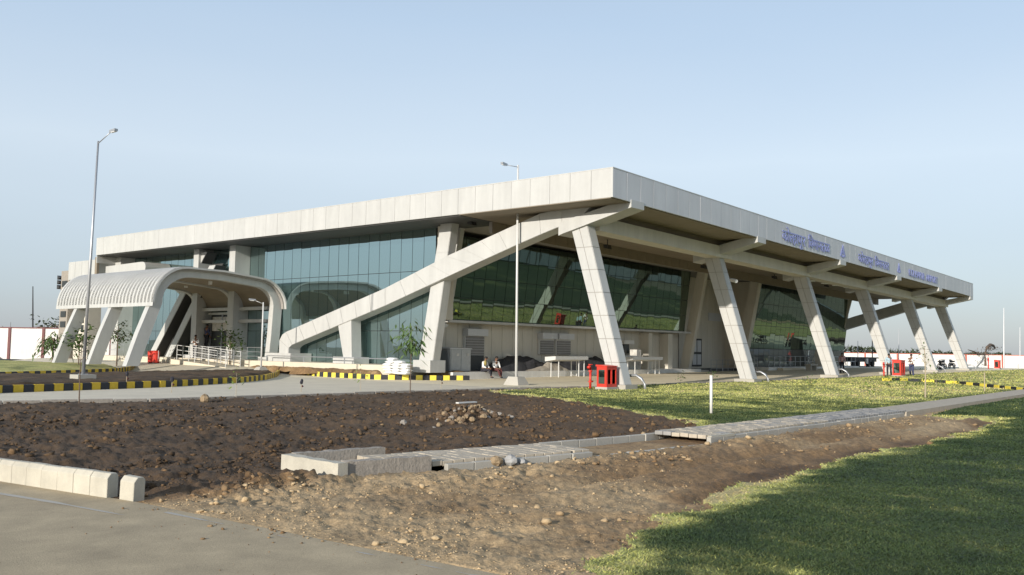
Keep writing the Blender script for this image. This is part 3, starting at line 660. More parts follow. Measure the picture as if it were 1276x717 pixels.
# first big inclined pier at the glass corner
def pier(name,x0,x1,yb,wb,yt,wt,zb,zt,m='cladding',rows=5,panel=True):
    def ring(z,g=0):
        t=(z-zb)/(zt-zb); c=yb+(yt-yb)*t; w_=(wb+(wt-wb)*t)/2
        return [(x0-g,c-w_-g,z),(x1+g,c-w_-g,z),(x1+g,c+w_+g,z),(x0-g,c+w_+g,z)]
    c=MB().loft([ring(zb),ring(zt)]).build(name,m,T)
    if panel:
        for i in range(rows):
            A,B=ring(zb+(zt-zb)*i/rows),ring(zb+(zt-zb)*(i+1)/rows)
            MB().plate([A[3],A[0],B[0],B[3]],.016,.012).build('pier_panel',m,c)
            MB().plate([A[0],A[1],B[1],B[0]],.016,.012).build('pier_panel',m,c)
    return c
pier('inclined_pier',35.55,36.12,35.53,1.08,34.10,.86,.6,8.66)
pier('inclined_pier',37.25,37.6,35.80,.46,34.80,.40,3.4,8.66,rows=4)
MB().box(36.12,37.3,35.1,35.3,3.4,8.64).build('pier_web','wall_clad',T)
MB().box(35.3,36.5,34.85,36.2,.42,1.10).build('pier_base','cladding',T)
# vertical piers by the entrance
for ya,yb in ((69.9,70.9),(58.5,59.15),(53.9,54.6)):
    MB().box(35.3,36.5,ya,yb,.76,8.66).build('facade_pier','cladding',T)
# twin inclined bars
for (ya,za,yt,zt) in ((65.0,.8,58.2,8.4),(62.5,.8,57.0,7.4)):
    MB().loft([[(35.5,ya-.38,za),(36.4,ya-.38,za),(36.4,ya+.38,za),(35.5,ya+.38,za)],[(35.5,yt-.38,zt),(36.4,yt-.38,zt),(36.4,yt+.38,zt),(35.5,yt+.38,zt)]]).build('inclined_bar','cladding',T)
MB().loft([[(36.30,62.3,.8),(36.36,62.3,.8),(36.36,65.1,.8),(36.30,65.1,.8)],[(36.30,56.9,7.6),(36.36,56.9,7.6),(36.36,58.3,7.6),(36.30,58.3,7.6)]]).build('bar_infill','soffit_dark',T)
for (ya,za,yt,zt) in ((65.0,.8,58.2,8.4),(62.5,.8,57.0,7.4)):  # dark plates put the shade of the bars' -Y faces into colour
    MB().loft([[(35.56,ya-.40,za),(36.4,ya-.40,za),(36.4,ya-.385,za),(35.56,ya-.385,za)],[(35.56,yt-.40,zt),(36.4,yt-.40,zt),(36.4,yt-.385,zt),(35.56,yt-.385,zt)]]).build('bar_side_shade','soffit_dark',T)
# nosed ledge above the porch
pr=[(70.5,7.05),(70.5,7.85),(65.1,7.95)]+[(64.7-.42*math.sin(a),7.52+.42*math.cos(a)) for a in [0,.5,1,1.5,2,2.5,3.0]]+[(65.1,7.05)]
MB().prism(pr,'x',34.4,36.45).build('entrance_ledge','cladding',T)
# --- glass wall of the long side
def pane_wall(name,P0,U,V,nu,rows,gap,m,frame_m='dark_metal',tilt=.0022,name2='glass_pane'):
    """P0 corner, U total width vector, V total slope vector, rows = fractions"""
    P0,U,V=Vector(P0),Vector(U),Vector(V); N=U.cross(V).normalized()
    fr=MB().loft([[P0-N*d,P0+U-N*d,P0+U+V-N*d,P0+V-N*d] for d in (.30,.035)]).build(name,frame_m,T)
    u=U.normalized(); v=V.normalized(); wu=U.length/nu
    rot=Matrix((u,v,N)).transposed().to_euler()
    for a,b in zip(rows[:-1],rows[1:]):
        h=(b-a)*V.length
        me=mesh_only(MB().box(-wu/2+gap,wu/2-gap,-h/2+gap,h/2-gap,-.02,.012),name2,m)
        for i in range(nu):
            c=P0+U*((i+.5)/nu)+V*((a+b)/2)
            e=(Matrix((u,v,N)).transposed()@Euler((random.gauss(0,tilt),random.gauss(0,tilt),0)).to_matrix()).to_euler()
            inst(name2,me,fr,c,e)
    return fr
pane_wall('curtain_wall',(36.52,70.0,.78),(0,-34.2,0),(0,0,7.88),36,[0,.25,.69,1],.016,'glass_teal')
# sloping glass of the sign side
pane_wall('sloping_glass',(37.7,36.05,3.42),(28.4,0,0),(0,-.60,4.95),28,[0,.27,.52,.77,1],.016,'glass_green',tilt=.002)
pane_wall('sloping_glass',(76.3,35.2,2.2),(24.9,0,0),(0,-.78,5.9),22,[0,.36,.70,1],.018,'glass_green',tilt=.0035)
pane_wall('lower_glazing',(76.3,35.2,.50),(24.9,0,0),(0,-.02,1.68),22,[0,1],.02,'glass_dark')
MB().box(77.2,101.3,33.6,35.15,.15,.52).build('white_ledge','white_paint',T)
MB().loft([[(37.5,35.6,z),(66.6,35.6,z+.02),(66.6,36.2,z+.02),(37.5,36.2,z)] for z in (3.28,3.42)]).build('glass_sill','cladding',T)
# dock wall behind
MB().box(37.3,66.4,36.75,37.1,.4,3.40).build('dock_wall','joint',T)
wp=mesh_only(MB().box(-.5,.5,-.03,.03,-1.46,1.46),'wall_panel','wall_clad')
for i in range(28):
    xc=37.9+i*1.03
    if 39.7<xc+.1<41.8 or 47.0<xc<50.9: 
        pass
    inst('wall_panel',wp,T,(xc,36.72,1.90))
MB().box(37.0,66.5,34.72,37.2,-.1,.43).build('loading_dock','white_paint',T)
MB().box(66.5,68.2,34.9,37.2,-.1,.43-.12).build('dock_step','concrete',T); MB().box(68.2,69.0,35.2,37.2,-.1,.2).build('dock_step','concrete',T)
def shutter(x0,x1,z0,z1,box=.42,gapb=0):
    s=MB().box(x0-.06,x1+.06,36.50,36.68,z0,z1+.03).build('roller_shutter','white_metal',T)
    n=int((z1-z0-gapb)/.16)
    for i in range(n):
        MB().box(x0,x1,36.455,36.505,z0+gapb+i*.16+.01,z0+gapb+(i+1)*.16-.01).build('slat','shutter',s)
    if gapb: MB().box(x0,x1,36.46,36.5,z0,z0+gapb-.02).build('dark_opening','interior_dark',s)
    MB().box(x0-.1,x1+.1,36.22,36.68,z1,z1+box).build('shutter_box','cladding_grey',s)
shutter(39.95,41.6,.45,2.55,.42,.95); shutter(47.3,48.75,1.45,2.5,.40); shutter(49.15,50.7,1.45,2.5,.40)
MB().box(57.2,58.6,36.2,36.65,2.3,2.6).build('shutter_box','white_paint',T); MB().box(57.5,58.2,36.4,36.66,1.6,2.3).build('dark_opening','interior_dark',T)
for xa,xb in ((63.2,63.9),(60.2,60.7)):
    MB().box(xa,xb,35.9,36.68,.43,3.2).build('wall_pilaster','wall_clad',T)
pier('inner_pier',66.5,67.0,36.3,.8,34.7,.75,.4,8.4,'wall_clad',4)
pier('inner_pier',75.0,75.7,35.5,.9,33.9,.8,.4,8.3,'wall_clad',4)
MB().loft([[(75.9,35.3,.2),(76.25,35.3,.2),(76.25,37.3,.2),(75.9,37.3,.2)],[(75.9,33.8,8.2),(76.25,33.8,8.2),(76.25,37.3,8.2),(75.9,37.3,8.2)]]).build('glass_return','wall_clad',T)
pier('inner_pier',90.5,91.3,34.3,1.2,33.6,1.0,.4,3.0,'wall_clad',2)
# recessed wall with the door
MB().box(67.1,81.6,37.3,37.6,.2,8.35).build('recess_wall','joint',T)
wq=mesh_only(MB().box(-.50,.50,-.03,.03,-3.95,3.95),'wall_panel','wall_clad')
for i in range(13): inst('wall_panel',wq,T,(67.85+i*1.02,37.26,4.3))
d=MB().box(69.3,71.2,37.1,37.22,.55,2.95).build('service_door','dark_metal',T)
for a,b,c,e in ((69.5,70.15,.7,1.6),(70.3,71.0,.7,1.6),(69.5,70.15,1.8,2.8),(70.3,71.0,1.8,2.8)): MB().box(a,b,37.06,37.11,c,e).build('door_pane','cladding_grey',d)
MB().box(72.6,75.0,37.16,37.24,4.6,5.3).build('louvre','cladding_grey',T)
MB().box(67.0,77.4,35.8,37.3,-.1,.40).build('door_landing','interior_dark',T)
# solid core so that no daylight shows through
MB().box(66.0,77.5,38.0,69.5,.2,8.2).build('inner_block','joint',T); MB().box(81.7,100.4,36.0,69.5,.2,7.8).build('inner_block','joint',T); MB().box(37.2,66,37.3,69.8,.2,8.5).build('inner_block','joint',T)
MB().loft([[(100.42,36.05,.3),(100.6,36.05,.3),(100.6,69.5,.3),(100.42,69.5,.3)],[(100.42,34.0,7.9),(100.6,34.0,7.9),(100.6,69.5,7.9),(100.42,69.5,7.9)]]).build('end_wall','wall_clad',T)
# entrance plinth and steps
MB().box(34.3,36.6,36.3,72.0,-.1,.775).build('entrance_plinth','concrete_light',T)
for i in range(2): MB().box(33.6+i*.33,34.32+.02*i,57.3,66.5,-.1,.50+i*.14).build('step','concrete_light',T)
# door bay
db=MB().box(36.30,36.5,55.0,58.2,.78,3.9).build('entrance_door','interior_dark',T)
MB().box(36.24,36.32,55.2,57.9,2.75,3.75).build('notice_board','poster',db); MB().box(36.15,36.3,54.8,58.3,3.9,4.05).build('door_head','cladding',db)
for y in (55.05,56.6,58.1): MB().box(36.2,36.3,y,y+.07,.8,3.9).build('door_jamb','galvanised',db)
# spot lights and cameras under the soffit
def spot(px,py,y,label):
    p=hit(px,py,'y',y); s=thing('floodlight',label,'floodlight',p,'small black floodlights under the roof')
    MB().tube([p+Vector((0,0,.0)),p+Vector((0,0,.45))],.03,6).build('bracket','dark_metal',s)
    MB().prism([(p.y-.18,p.z-.14),(p.y+.16,p.z-.06),(p.y+.16,p.z+.14),(p.y-.12,p.z+.12)],'x',p.x-.2,p.x+.2).build('lamp_head','dark_metal',s)
spot(757,308,30.0,'black floodlight under the roof just right of the first column head'); spot(877,333,30.0,'black floodlight left of the second column head'); spot(965,346,30.0,'black floodlight between the second and third column heads')
spot(1030,356,30,'black floodlight between the third and fourth column heads'); spot(588,278,32.5,'black floodlight beside the first inclined pier')
for i,(a,b) in enumerate(((1014,345),(1030,350),(1044,354),(1058,360))):
    p=hit(a,b,'y',25.0); o=MB().box(p.x-.25,p.x+.25,24.98,25.35,7.18,7.24).build('downlight','lamp_lens',T)
cm=bpy.data.objects
def camera_box(p,label):
    s=thing('security_camera',label,'camera',p); MB().tube([p+Vector((.35,0,0)),p],.03,6).build('arm','white_metal',s); MB().tube([p+Vector((-.15,-.25,-.05)),p+Vector((.1,.2,.05))],.11,8).build('housing','white_metal',s)
camera_box(hit(554,405,'x',36.9),'white camera on the side of the first inclined pier'); camera_box(hit(914,350,'x',49.0),'white camera fixed high on the second slanted column')
# --- sign letters
def text_mesh(s,size,clip=None):
    cu=bpy.data.curves.new('lettering','FONT'); cu.body=s; cu.size=size; cu.extrude=.012; cu.resolution_u=3
    cu.fill_mode='BOTH'; cu.offset=.0
    ob=bpy.data.objects.new('tmp_text',cu); COL.objects.link(ob); dg=bpy.context.evaluated_depsgraph_get(); dg.update()
    me=bpy.data.meshes.new_from_object(ob.evaluated_get(dg)); bpy.data.objects.remove(ob); me.materials.clear(); me.materials.append(MATS['sign_blue'])
    xs=[v.co.x for v in me.vertices]
    if clip and xs:
        bm=bmesh.new(); bm.from_mesh(me); xm=min(xs)+(max(xs)-min(xs))*clip
        bmesh.ops.bisect_plane(bm,geom=bm.verts[:]+bm.edges[:]+bm.faces[:],plane_co=(xm,0,0),plane_no=(1,0,0),clear_outer=True); bm.to_mesh(me); bm.free()
        xs=[v.co.x for v in me.vertices]
    return me,(min(xs),max(xs)) if xs else (0,0)
def letters(groups,x_start,x_end,zc,height):
    """groups: list of glyph strings placed one after another along the fascia"""
    items=[]; pen_=0
    for gch in groups:
        if gch==' ': pen_+=.42; continue
        clip=None
        if gch.startswith('~'): gch=gch[1:]; clip=.74
        me,(a,b)=text_mesh(gch,1.0,clip); items.append((me,pen_-a)); pen_+=.20 if gch=='ि' else (b-a)-(.0 if gch.isascii() else .02)+(.07 if gch.isascii() else 0)
    k=(x_end-x_start)/pen_
    for me,px_ in items:
        o=bpy.data.objects.new('letter',me); COL.objects.link(o); o.parent=T
        xx=x_start+px_*k; o.location=Vector((xx,Y0-.045,zc-height*.36+dz(xx)))-OFF[T.name]; o.rotation_euler=(math.pi/2,0,0); o.scale=(k,height,1)
xa=[hit(a,b,'y',Y0).x for a,b in ((974,285),(1033,307),(1069,317),(1107,330),(1132,337),(1168,350))]
letters(['को','~ल','हा','पू','र',' ','ि','व','मा','न','त','ळ'],xa[0],xa[1],9.28,1.0)
letters(['को','~ल','हा','पु','र',' ','ि','व','मा','न','त','ल'],xa[2],xa[3],9.28,.92)
letters(list('KOLHAPUR')+[' ']+list('AIRPORT'),xa[4],xa[5],9.28,.85)
def emblem(x,zc,s,name='emblem'):
    e=MB(); zc+=dz(x)
    for sx in (-1,1):
        e.prism([(x+sx*.06*s,zc+.55*s),(x+sx*.16*s,zc+.30*s),(x+sx*.62*s,zc-.42*s),(x+sx*.34*s,zc-.42*s),(x+sx*.06*s,zc+.08*s)][::sx],'y',Y0-.03,Y0-.01)
    e.prism([(x-.16*s,zc-.22*s),(x,zc+.02*s),(x+.16*s,zc-.22*s),(x,zc-.12*s)],'y',Y0-.03,Y0-.01)
    e.prism([(x-.34*s,zc-.5*s),(x-.05*s,zc-.30*s),(x-.05*s,zc-.5*s)],'y',Y0-.03,Y0-.01); e.prism([(x+.34*s,zc-.5*s),(x+.05*s,zc-.30*s),(x+.05*s,zc-.5*s)][::-1],'y',Y0-.03,Y0-.01)
    e.build(name,'sign_blue',T)
emblem(hit(1050,315,'y',Y0).x,9.36,.85); emblem(hit(1120,336,'y',Y0).x,9.36,.75)
# ------------------------------------------------------------------ entrance porch
PO=thing('entrance_porch','barrel vaulted cream porch on leaning legs at the terminal entrance','porch',(31,50,0))
def arch_path(inset=0,top=0,leg=0):  # outline of one rib
    xl,xr=27.2+inset,36.45-inset; zt=6.30-inset+top; zt2=6.02-inset+top
    pts=[(25.85+inset+leg,.45),(26.5+inset+leg,2.4),(xl+leg*.8,4.2)]
    for i in range(1,9):
        a=math.pi/2*i/8; pts.append((xl+2.15*(1-math.cos(a))+leg*.8*(1-i/8),4.2+(zt-4.2)*math.sin(a)))
    pts.append((31.8,zt-.05+.02)); pts.append((33.9,zt2+.06))
    for i in range(1,9):
        a=math.pi/2*i/8; pts.append((34.4+(xr-34.4)*math.sin(a)-leg*.7*i/8,4.2+(zt2-4.2)*math.cos(a)))
    pts.append((xr-.1-leg*.7,2.4)); pts.append((xr-.3-leg*.55,.76)); return pts
po,pi_=arch_path(0),arch_path(.44,0,.34)
po_s=po
for y in (50.0,54.6,59.2):
    td=.46 if y<52 else .40; mb=MB(); mb.loft([[(a[0],y,a[1]),(a[0],y+td,a[1]),(b[0],y+td,b[1]),(b[0],y,b[1])] for a,b in zip(po,pi_)]); ar=mb.build('arch','cladding',PO)
    if y==50.0:
        for i in range(len(po)-1):
            A,B,C,D=po[i],po[i+1],pi_[i+1],pi_[i]
            if math.dist(A,B)<.3: continue
    MB().box(35.3,36.4,y-.1,y+.85,.77,1.0).build('leg_base','cladding',PO)
so_,si_=arch_path(-.13,.02)[2:-2],arch_path(-.02,.02)[2:-2]
# ribbed sheet roof
mb=MB(); rings=[]; ny=int(12.2/.42); tri=[]
ysl=[49.55+ .42*i for i in range(ny+1)]
path3=[(so_[0][0]-.02,3.98)]+so_+[(so_[-1][0]+.02,3.98)]
cx3,cz3=31.8,4.0
V3=[];F3=[]
for i,y in enumerate(ysl):
    for e in (0,1,2,3):
        yy=y+[0,.24,.29,.37][e]; rz_=[0,0,.018,.018][e]
        for p in path3:
            dx,dz_=p[0]-cx3,p[1]-cz3; L_=math.hypot(dx,dz_); V3.append((p[0]+dx/L_*rz_,yy,p[1]+dz_/L_*rz_))
npz=len(path3); nr_=len(V3)//npz
for i in range(nr_-1):
    for j in range(npz-1): F3.append((i*npz+j,i*npz+j+1,(i+1)*npz+j+1,(i+1)*npz+j))
mb.add(V3,F3)
mb.loft([[(a[0],49.55,a[1]),(b[0],49.55,b[1]),(b[0],ysl[-1]+.2,b[1]),(a[0],ysl[-1]+.2,a[1])] for a,b in zip(so_,si_)])
mb.build('sheet_roof','cladding',PO)
ip2=arch_path(.06)[2:-2]
MB().loft([[(a[0],49.75,a[1]),(a[0],49.98,a[1]),(b[0],49.98,b[1]),(b[0],49.75,b[1])] for a,b in zip(si_,ip2)]).build('edge_gap','joint',PO)
lin=arch_path(.30)[2:-2]; lin2=arch_path(.34)[2:-2]
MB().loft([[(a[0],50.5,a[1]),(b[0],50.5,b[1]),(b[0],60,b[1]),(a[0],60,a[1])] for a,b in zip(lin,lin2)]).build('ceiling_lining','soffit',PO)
for z in (3.3,4.15): MB().box(35.75,35.95,50.7,59.3,z,z+.22).build('tie_rail','cladding',PO)
for x_,y_ in ((29.6,51.8),(32.4,52.2),(30.4,56.5),(33.4,56.8)): MB().tube([(x_,y_,5.90),(x_,y_,5.66)],.13,10).build('downlight','lamp_lens',PO)
# ------------------------------------------------------------------ back block and stair tower behind the porch
B=thing('rear_block','plain cream rear block rising behind the porch at the left end','building',(34,71.1,0))
MB().box(34.0,38,71.1,76.0,6.9,8.42).build('upper_block','cladding',B)
for i in range(4): MB().box(33.95,34.0,71.3+i*1.18,72.45+i*1.18,6.93,8.4).build('wall_panel','cladding',B)
MB().box(34.6,35.6,73.4,75.9,.1,6.9).build('wall','wall_clad',B)
for i in range(5): MB().box(34.54,34.6,74.2,74.6,2.6+i*.75,3.2+i*.75).build('slot_window','interior_dark',B)
MB().box(34.5,34.6,73.45,73.75,1.5,6.8).build('dark_opening','interior_dark',B)
MB().box(33.92,34.1,71.0,71.35,7.0,8.6).build('wall_recess','soffit',B)
B2=thing('stair_tower','grey slatted stair tower beside the rear block','tower',(34.1,76.2,0))
MB().box(34.1,36.5,76.15,77.6,.1,7.75).build('wall','stone_rough',B2)
for i in range(5): MB().box(34.04,34.1,76.4,77.3,3.0+i*.85,3.5+i*.85).build('vent','interior_dark',B2)
for i in range(3): MB().prism([(77.6,6.4+i*.4),(78.15,6.25+i*.4),(78.15,6.6+i*.4)],'x',34.0,34.5).build('loudspeaker','dark_metal',B2)
# ------------------------------------------------------------------ boundary walls
def bwall(label,a,b,zb,h,pitch,mp,mw,loc):
    t=thing('boundary_wall',label,'boundary wall',loc)
    a=Vector((*a,0)); b=Vector((*b,0)); L_=(b-a).length; d=(b-a).normalized(); n=Vector((-d.y,d.x,0)); k=int(L_/pitch); r=math.atan2(d.y,d.x)
    wm=mesh_only(MB().box(-pitch/2+.12,pitch/2-.12,-.06,.06,0,h),'wall_panel',mw); pm=mesh_only(MB().box(-.13,.13,-.14,.14,0,h+.12),'post',mp); cm_=mesh_only(MB().box(-pitch/2,pitch/2,-.10,.10,0,.11),'coping',mp)
    for i in range(k):
        p=a+d*(i+.5)*pitch; inst('wall_panel',wm,t,(p.x,p.y,zb),(0,0,r)); inst('coping',cm_,t,(p.x,p.y,zb+h+.003),(0,0,r))
        p=a+d*i*pitch; inst('post',pm,t,(p.x,p.y,zb),(0,0,r))
        MB().tube([(p.x,p.y,zb+h+.1),(p.x,p.y,zb+h+.6)],.02,4).build('wire_stay','dark_metal',t)
    return t
bwall('white panelled boundary wall with dark red posts and coping at the left',(18.5,120),(50.9,76.8),.0,3.05,3.45,'dark_red','white_wall',(16,97.5,0))
bwall('long pale boundary wall beyond the lawn, seen mirrored in the top of the sloping glass',(18,-46),(260,-42),-.1,3.0,5.2,'stone_rough','white_wall',(18,-46,0))
bwall('white boundary wall with brick red coping behind the columns at the right',(156,72),(161,18),-.12,2.14,5.2,'brick_red','white_paint',(90,45,0))
# ------------------------------------------------------------------ lamp posts
def lamp_post(loc,topz,lean,arm,label,r0=.09,r1=.045,m='galvanised',base=True,name='street_lamp'):
    t=thing(name,label,'street lamp',loc); l=Vector(loc); tp=l+Vector((lean[0],lean[1],topz-l.z))
    MB().tube([l,l.lerp(tp,.5),tp],[r0,(r0+r1)/2,r1],10).build('pole',m,t,smooth=True)
    e=tp+Vector(arm); MB().tube([tp-Vector((0,0,.1)),e],[.022,.018],8).build('arm',m,t,smooth=True)
    d=Vector((arm[0],arm[1],0)).normalized(); s=Vector((-d.y,d.x,0))*.08; h=MB()
    h.loft([[e-d*.10-s*.6+Vector((0,0,zz)),e+d*.30-s+Vector((0,0,zz+.03)),e+d*.30+s+Vector((0,0,zz+.03)),e-d*.10+s*.6+Vector((0,0,zz))] for zz in (-.04,.06)])
    hd=h.build('lamp_head','galvanised',t); MB().loft([[e-s*.6+Vector((0,0,zz)),e+d*.25-s*.7+Vector((0,0,zz+.02)),e+d*.25+s*.7+Vector((0,0,zz+.02)),e+s*.6+Vector((0,0,zz))] for zz in (-.06,-.035)]).build('lens','lamp_lens',hd)
    MB().box(l.x-.14,l.x+.14,l.y-.14,l.y+.14,l.z-.02,l.z+.03).build('base_plate','galvanised',t)
    return t
lp=at(103,480,.0); 
MB().loft([[(lp.x-.42,lp.y-.42,z),(lp.x+.42,lp.y-.42,z),(lp.x+.42,lp.y+.42,z),(lp.x-.42,lp.y+.42,z)] for z in (-.05,.42)])
fb=MB().box(lp.x-.38,lp.x+.38,lp.y-.38,lp.y+.38,-.05,.44).build('footing_block','concrete'); tag(fb,'square concrete footing under the tall left lamp post in the median','footing')
tpl=hit(122.5,176,'x',lp.x); he=hit(139,164,'x',lp.x+.15)
lamp_post((lp.x,lp.y,.44),tpl.z,(0,tpl.y-lp.y),(he.x-tpl.x,he.y-tpl.y-0,he.z-tpl.z),'tall grey street lamp in the median at the left of the photo',.075,.04)
lm=Vector((35.0,28.5,.05)); tpm=hit(645.5,206,'x',35.0); hm=hit(630,205.5,'y',tpm.y)
lamp_post(tuple(lm),tpm.z,(0,tpm.y-lm.y),(hm.x-tpm.x,0,hm.z-tpm.z),'slim pale lamp post standing before the terminal on a concrete footing',.068,.05,'white_metal')
fo=MB().loft([[(34.55,28.0,-.05),(35.5,28.0,-.05),(35.5,29.0,-.05),(34.55,29.0,-.05)],[(34.72,28.2,.42),(35.28,28.2,.42),(35.28,28.8,.42),(34.72,28.8,.42)]]).build('footing_block','concrete'); tag(fo,'sloping concrete footing at the foot of the slim central lamp post','footing')
l3=at(325,467,.0); t3=hit(326.5,377,'x',l3.x)
lamp_post((l3.x,l3.y,.45),t3.z,(0,0),(-.5,.25,.12),'short white lamp post in front of the porch on a tapered footing',.055,.04,'white_metal')
fo=MB().loft([[(l3.x-.55,l3.y-.45,-.02),(l3.x+.5,l3.y-.45,-.02),(l3.x+.5,l3.y+.45,-.02),(l3.x-.55,l3.y+.45,-.02)],[(l3.x-.2,l3.y-.2,.46),(l3.x+.2,l3.y-.2,.46),(l3.x+.2,l3.y+.2,.46),(l3.x-.2,l3.y+.2,.46)]]).build('footing_block','concrete'); tag(fo,'tapered concrete footing under the white lamp post by the porch','footing')
l4=at(48,441,.3); t4=hit(50,397,'y',l4.y)
lamp_post((l4.x,l4.y-6,.2),t4.z,(0,0),(.35,-.1,.1),'small white lamp post by the left boundary wall',.08,.06,'white_metal')
def mast(px,py,pt,z,y,label,r=.05,m='galvanised'):
    b=hit(px,py,'y',y); t=hit(px,pt,'y',y); b.z=z
    o=MB().tube([b,b.lerp(t,.6),t],[r,r*.8,r*.5],6).build('mast',m,off=b); o.location=b; tag(o,label,'mast'); return o
mast(41,443,357,.0,98.5,'thin dark mast rising behind the left boundary wall',.09,'dark_metal')
mast(193,449,392,.1,94,'thin dark mast seen between the porch legs',.07,'dark_metal')
mast(1251,455,384,.3,25,'tall thin pale mast near the right edge of the photo',.10); mast(1271,455,408,.3,22,'thin pale mast at the right edge of the photo',.06)
mast(1087,459,415,.3,36,'dark thin mast left of the fourth slanted column',.08,'dark_metal'); mast(1120,455,410,.3,36,'thin grey mast between the fourth and fifth columns',.05); mast(1069,455,425,.3,40,'short thin mast just past the end of the glass wall',.06)
# ------------------------------------------------------------------ fire points
def fire_point(p,label,s=1.0,pipe=True):
    t=thing('fire_cabinet',label,'fire cabinet',p,'red fire hose cabinets'); x,y,z=p
    w_,d_,h_=.42*s,.28*s,.95*s
    MB().box(x-w_-.05,x+w_+.05,y-d_-.05,y+d_+.05,z-.05,z+.12*s).build('plinth','concrete',t)
    b=MB()
    z0=z+.12*s; z1=z0+h_
    b.box(x-w_,x+w_,y-d_+.03,y+d_,z0,z1); body=b.build('body','red_paint',t)
    f=MB(); yy=y-d_-.0
    f.box(x-w_,x+w_,yy,yy+.04,z0,z0+.14*s); f.box(x-w_,x+w_,yy,yy+.04,z1-.14*s,z1); f.box(x-w_,x-w_+.09*s,yy,yy+.04,z0+.14*s,z1-.14*s); f.box(x+w_-.09*s,x+w_,yy,yy+.04,z0+.14*s,z1-.14*s); f.box(x-.04*s,x+.04*s,yy,yy+.04,z0+.14*s,z1-.14*s)
    f.build('door_frame','red_paint',body)
    for sx in (-1,1): MB().box(x+sx*(.21)*s-.12*s,x+sx*.21*s+.12*s,yy+.03,yy+.035,z0+.15*s,z1-.15*s).build('door_glass','glass_green',body)
    # glazed left cheek as well
    MB().box(x-w_-.012,x-w_-.002,y-d_+.12,y+d_-.1,z0+.15*s,z1-.15*s).build('side_glass','glass_green',body)
    MB().loft([[(x-w_-.04,y-d_-.04,z1),(x+w_+.04,y-d_-.04,z1),(x+w_+.04,y+d_+.04,z1),(x-w_-.04,y+d_+.04,z1)],[(x-w_-.04,y-d_-.04,z1+.03),(x+w_+.04,y-d_-.04,z1+.03),(x+w_+.04,y+d_+.04,z1+.08),(x-w_-.04,y+d_+.04,z1+.08)]]).build('lid','red_paint',t)
def hydrant(p,label,s=1.0):
    t=thing('fire_hydrant',label,'hydrant',p,'red standpipe hydrants'); p=Vector(p)
    MB().tube([p+Vector((0,0,-.05)),p+Vector((0,0,1.0*s))],.06*s,10).build('standpipe','red_paint',t,smooth=True)
    for z in (.32,.85): MB().tube([p+Vector((0,0,z*s)),p+Vector((0,0,(z+.06)*s))],.11*s,12).build('flange','red_paint',t)
    MB().tube([p+Vector((0,0,1.0*s)),p+Vector((-.1*s,-.02,1.12*s)),p+Vector((-.26*s,-.05,1.06*s))],[.07*s,.075*s,.085*s],8).build('outlet','red_paint',t,smooth=True)
    MB().tube([p+Vector((0,0,1.05*s)),p+Vector((0,0,1.22*s))],.035*s,8).build('valve_stem','red_paint',t); MB().tube([p+Vector((0,0,1.2*s)),p+Vector((0,0,1.23*s))],.12*s,12).build('hand_wheel','red_paint',t)
    MB().tube([p+Vector((0,0,.36*s)),p+Vector((.22*s,0,.36*s))],.04*s,8).build('side_outlet','red_paint',t)
fp_=at(756,486,.0); fire_point((fp_.x,fp_.y,.02),'red glazed fire hose cabinet at the foot of the first slanted column',.98)
hp=at(735.5,485,.0); hydrant((hp.x,hp.y,.02),'red standpipe hydrant left of the cabinet at the first column',.92)
q=at(1127,469,.25); fire_point((q.x,q.y+.4,.17),'red fire cabinet between the two standing men',1.15)
q=at(1112,469,.25); hydrant((q.x,q.y+.6,.17),'dark red hydrant beside the man in the light blue shirt',.9)
q=at(1243,461,.3); fire_point((q.x,q.y,.36),'red fire cabinet on the far lawn near the right edge',.95)
q=at(1238,461,.3); hydrant((q.x-.6,q.y+.4,.36),'small red hydrant beside the far right cabinet',1.1)
# red bins near the steps
for i,(a,b) in enumerate(((190.5,450),(195,449.5))):
    p=hit(a,b,'z',.25); p=hit((188.6,194)[i],449,'x',32.6); p.z=.36; t=thing('red_bin',['left of the two red litter bins by the entrance steps','right of the two red litter bins, nearer the entrance steps'][i],'litter bin',p,'red bins by the steps')
    MB().tube([p+Vector((0,0,.1)),p+Vector((0,0,.85))],[.24,.26],14).build('body','red_paint',t,smooth=False); MB().tube([p+Vector((0,0,.85)),p+Vector((0,0,.92))],[.27,.16],14).build('lid','red_paint',t)
    MB().tube([p+Vector((0,-.32,.2)),p+Vector((0,-.34,.6)),p+Vector((0,-.32,.95))],.02,6).build('handle','white_metal',t); MB().tube([p,p+Vector((0,0,.1))],.25,14).build('foot','rubber',t)
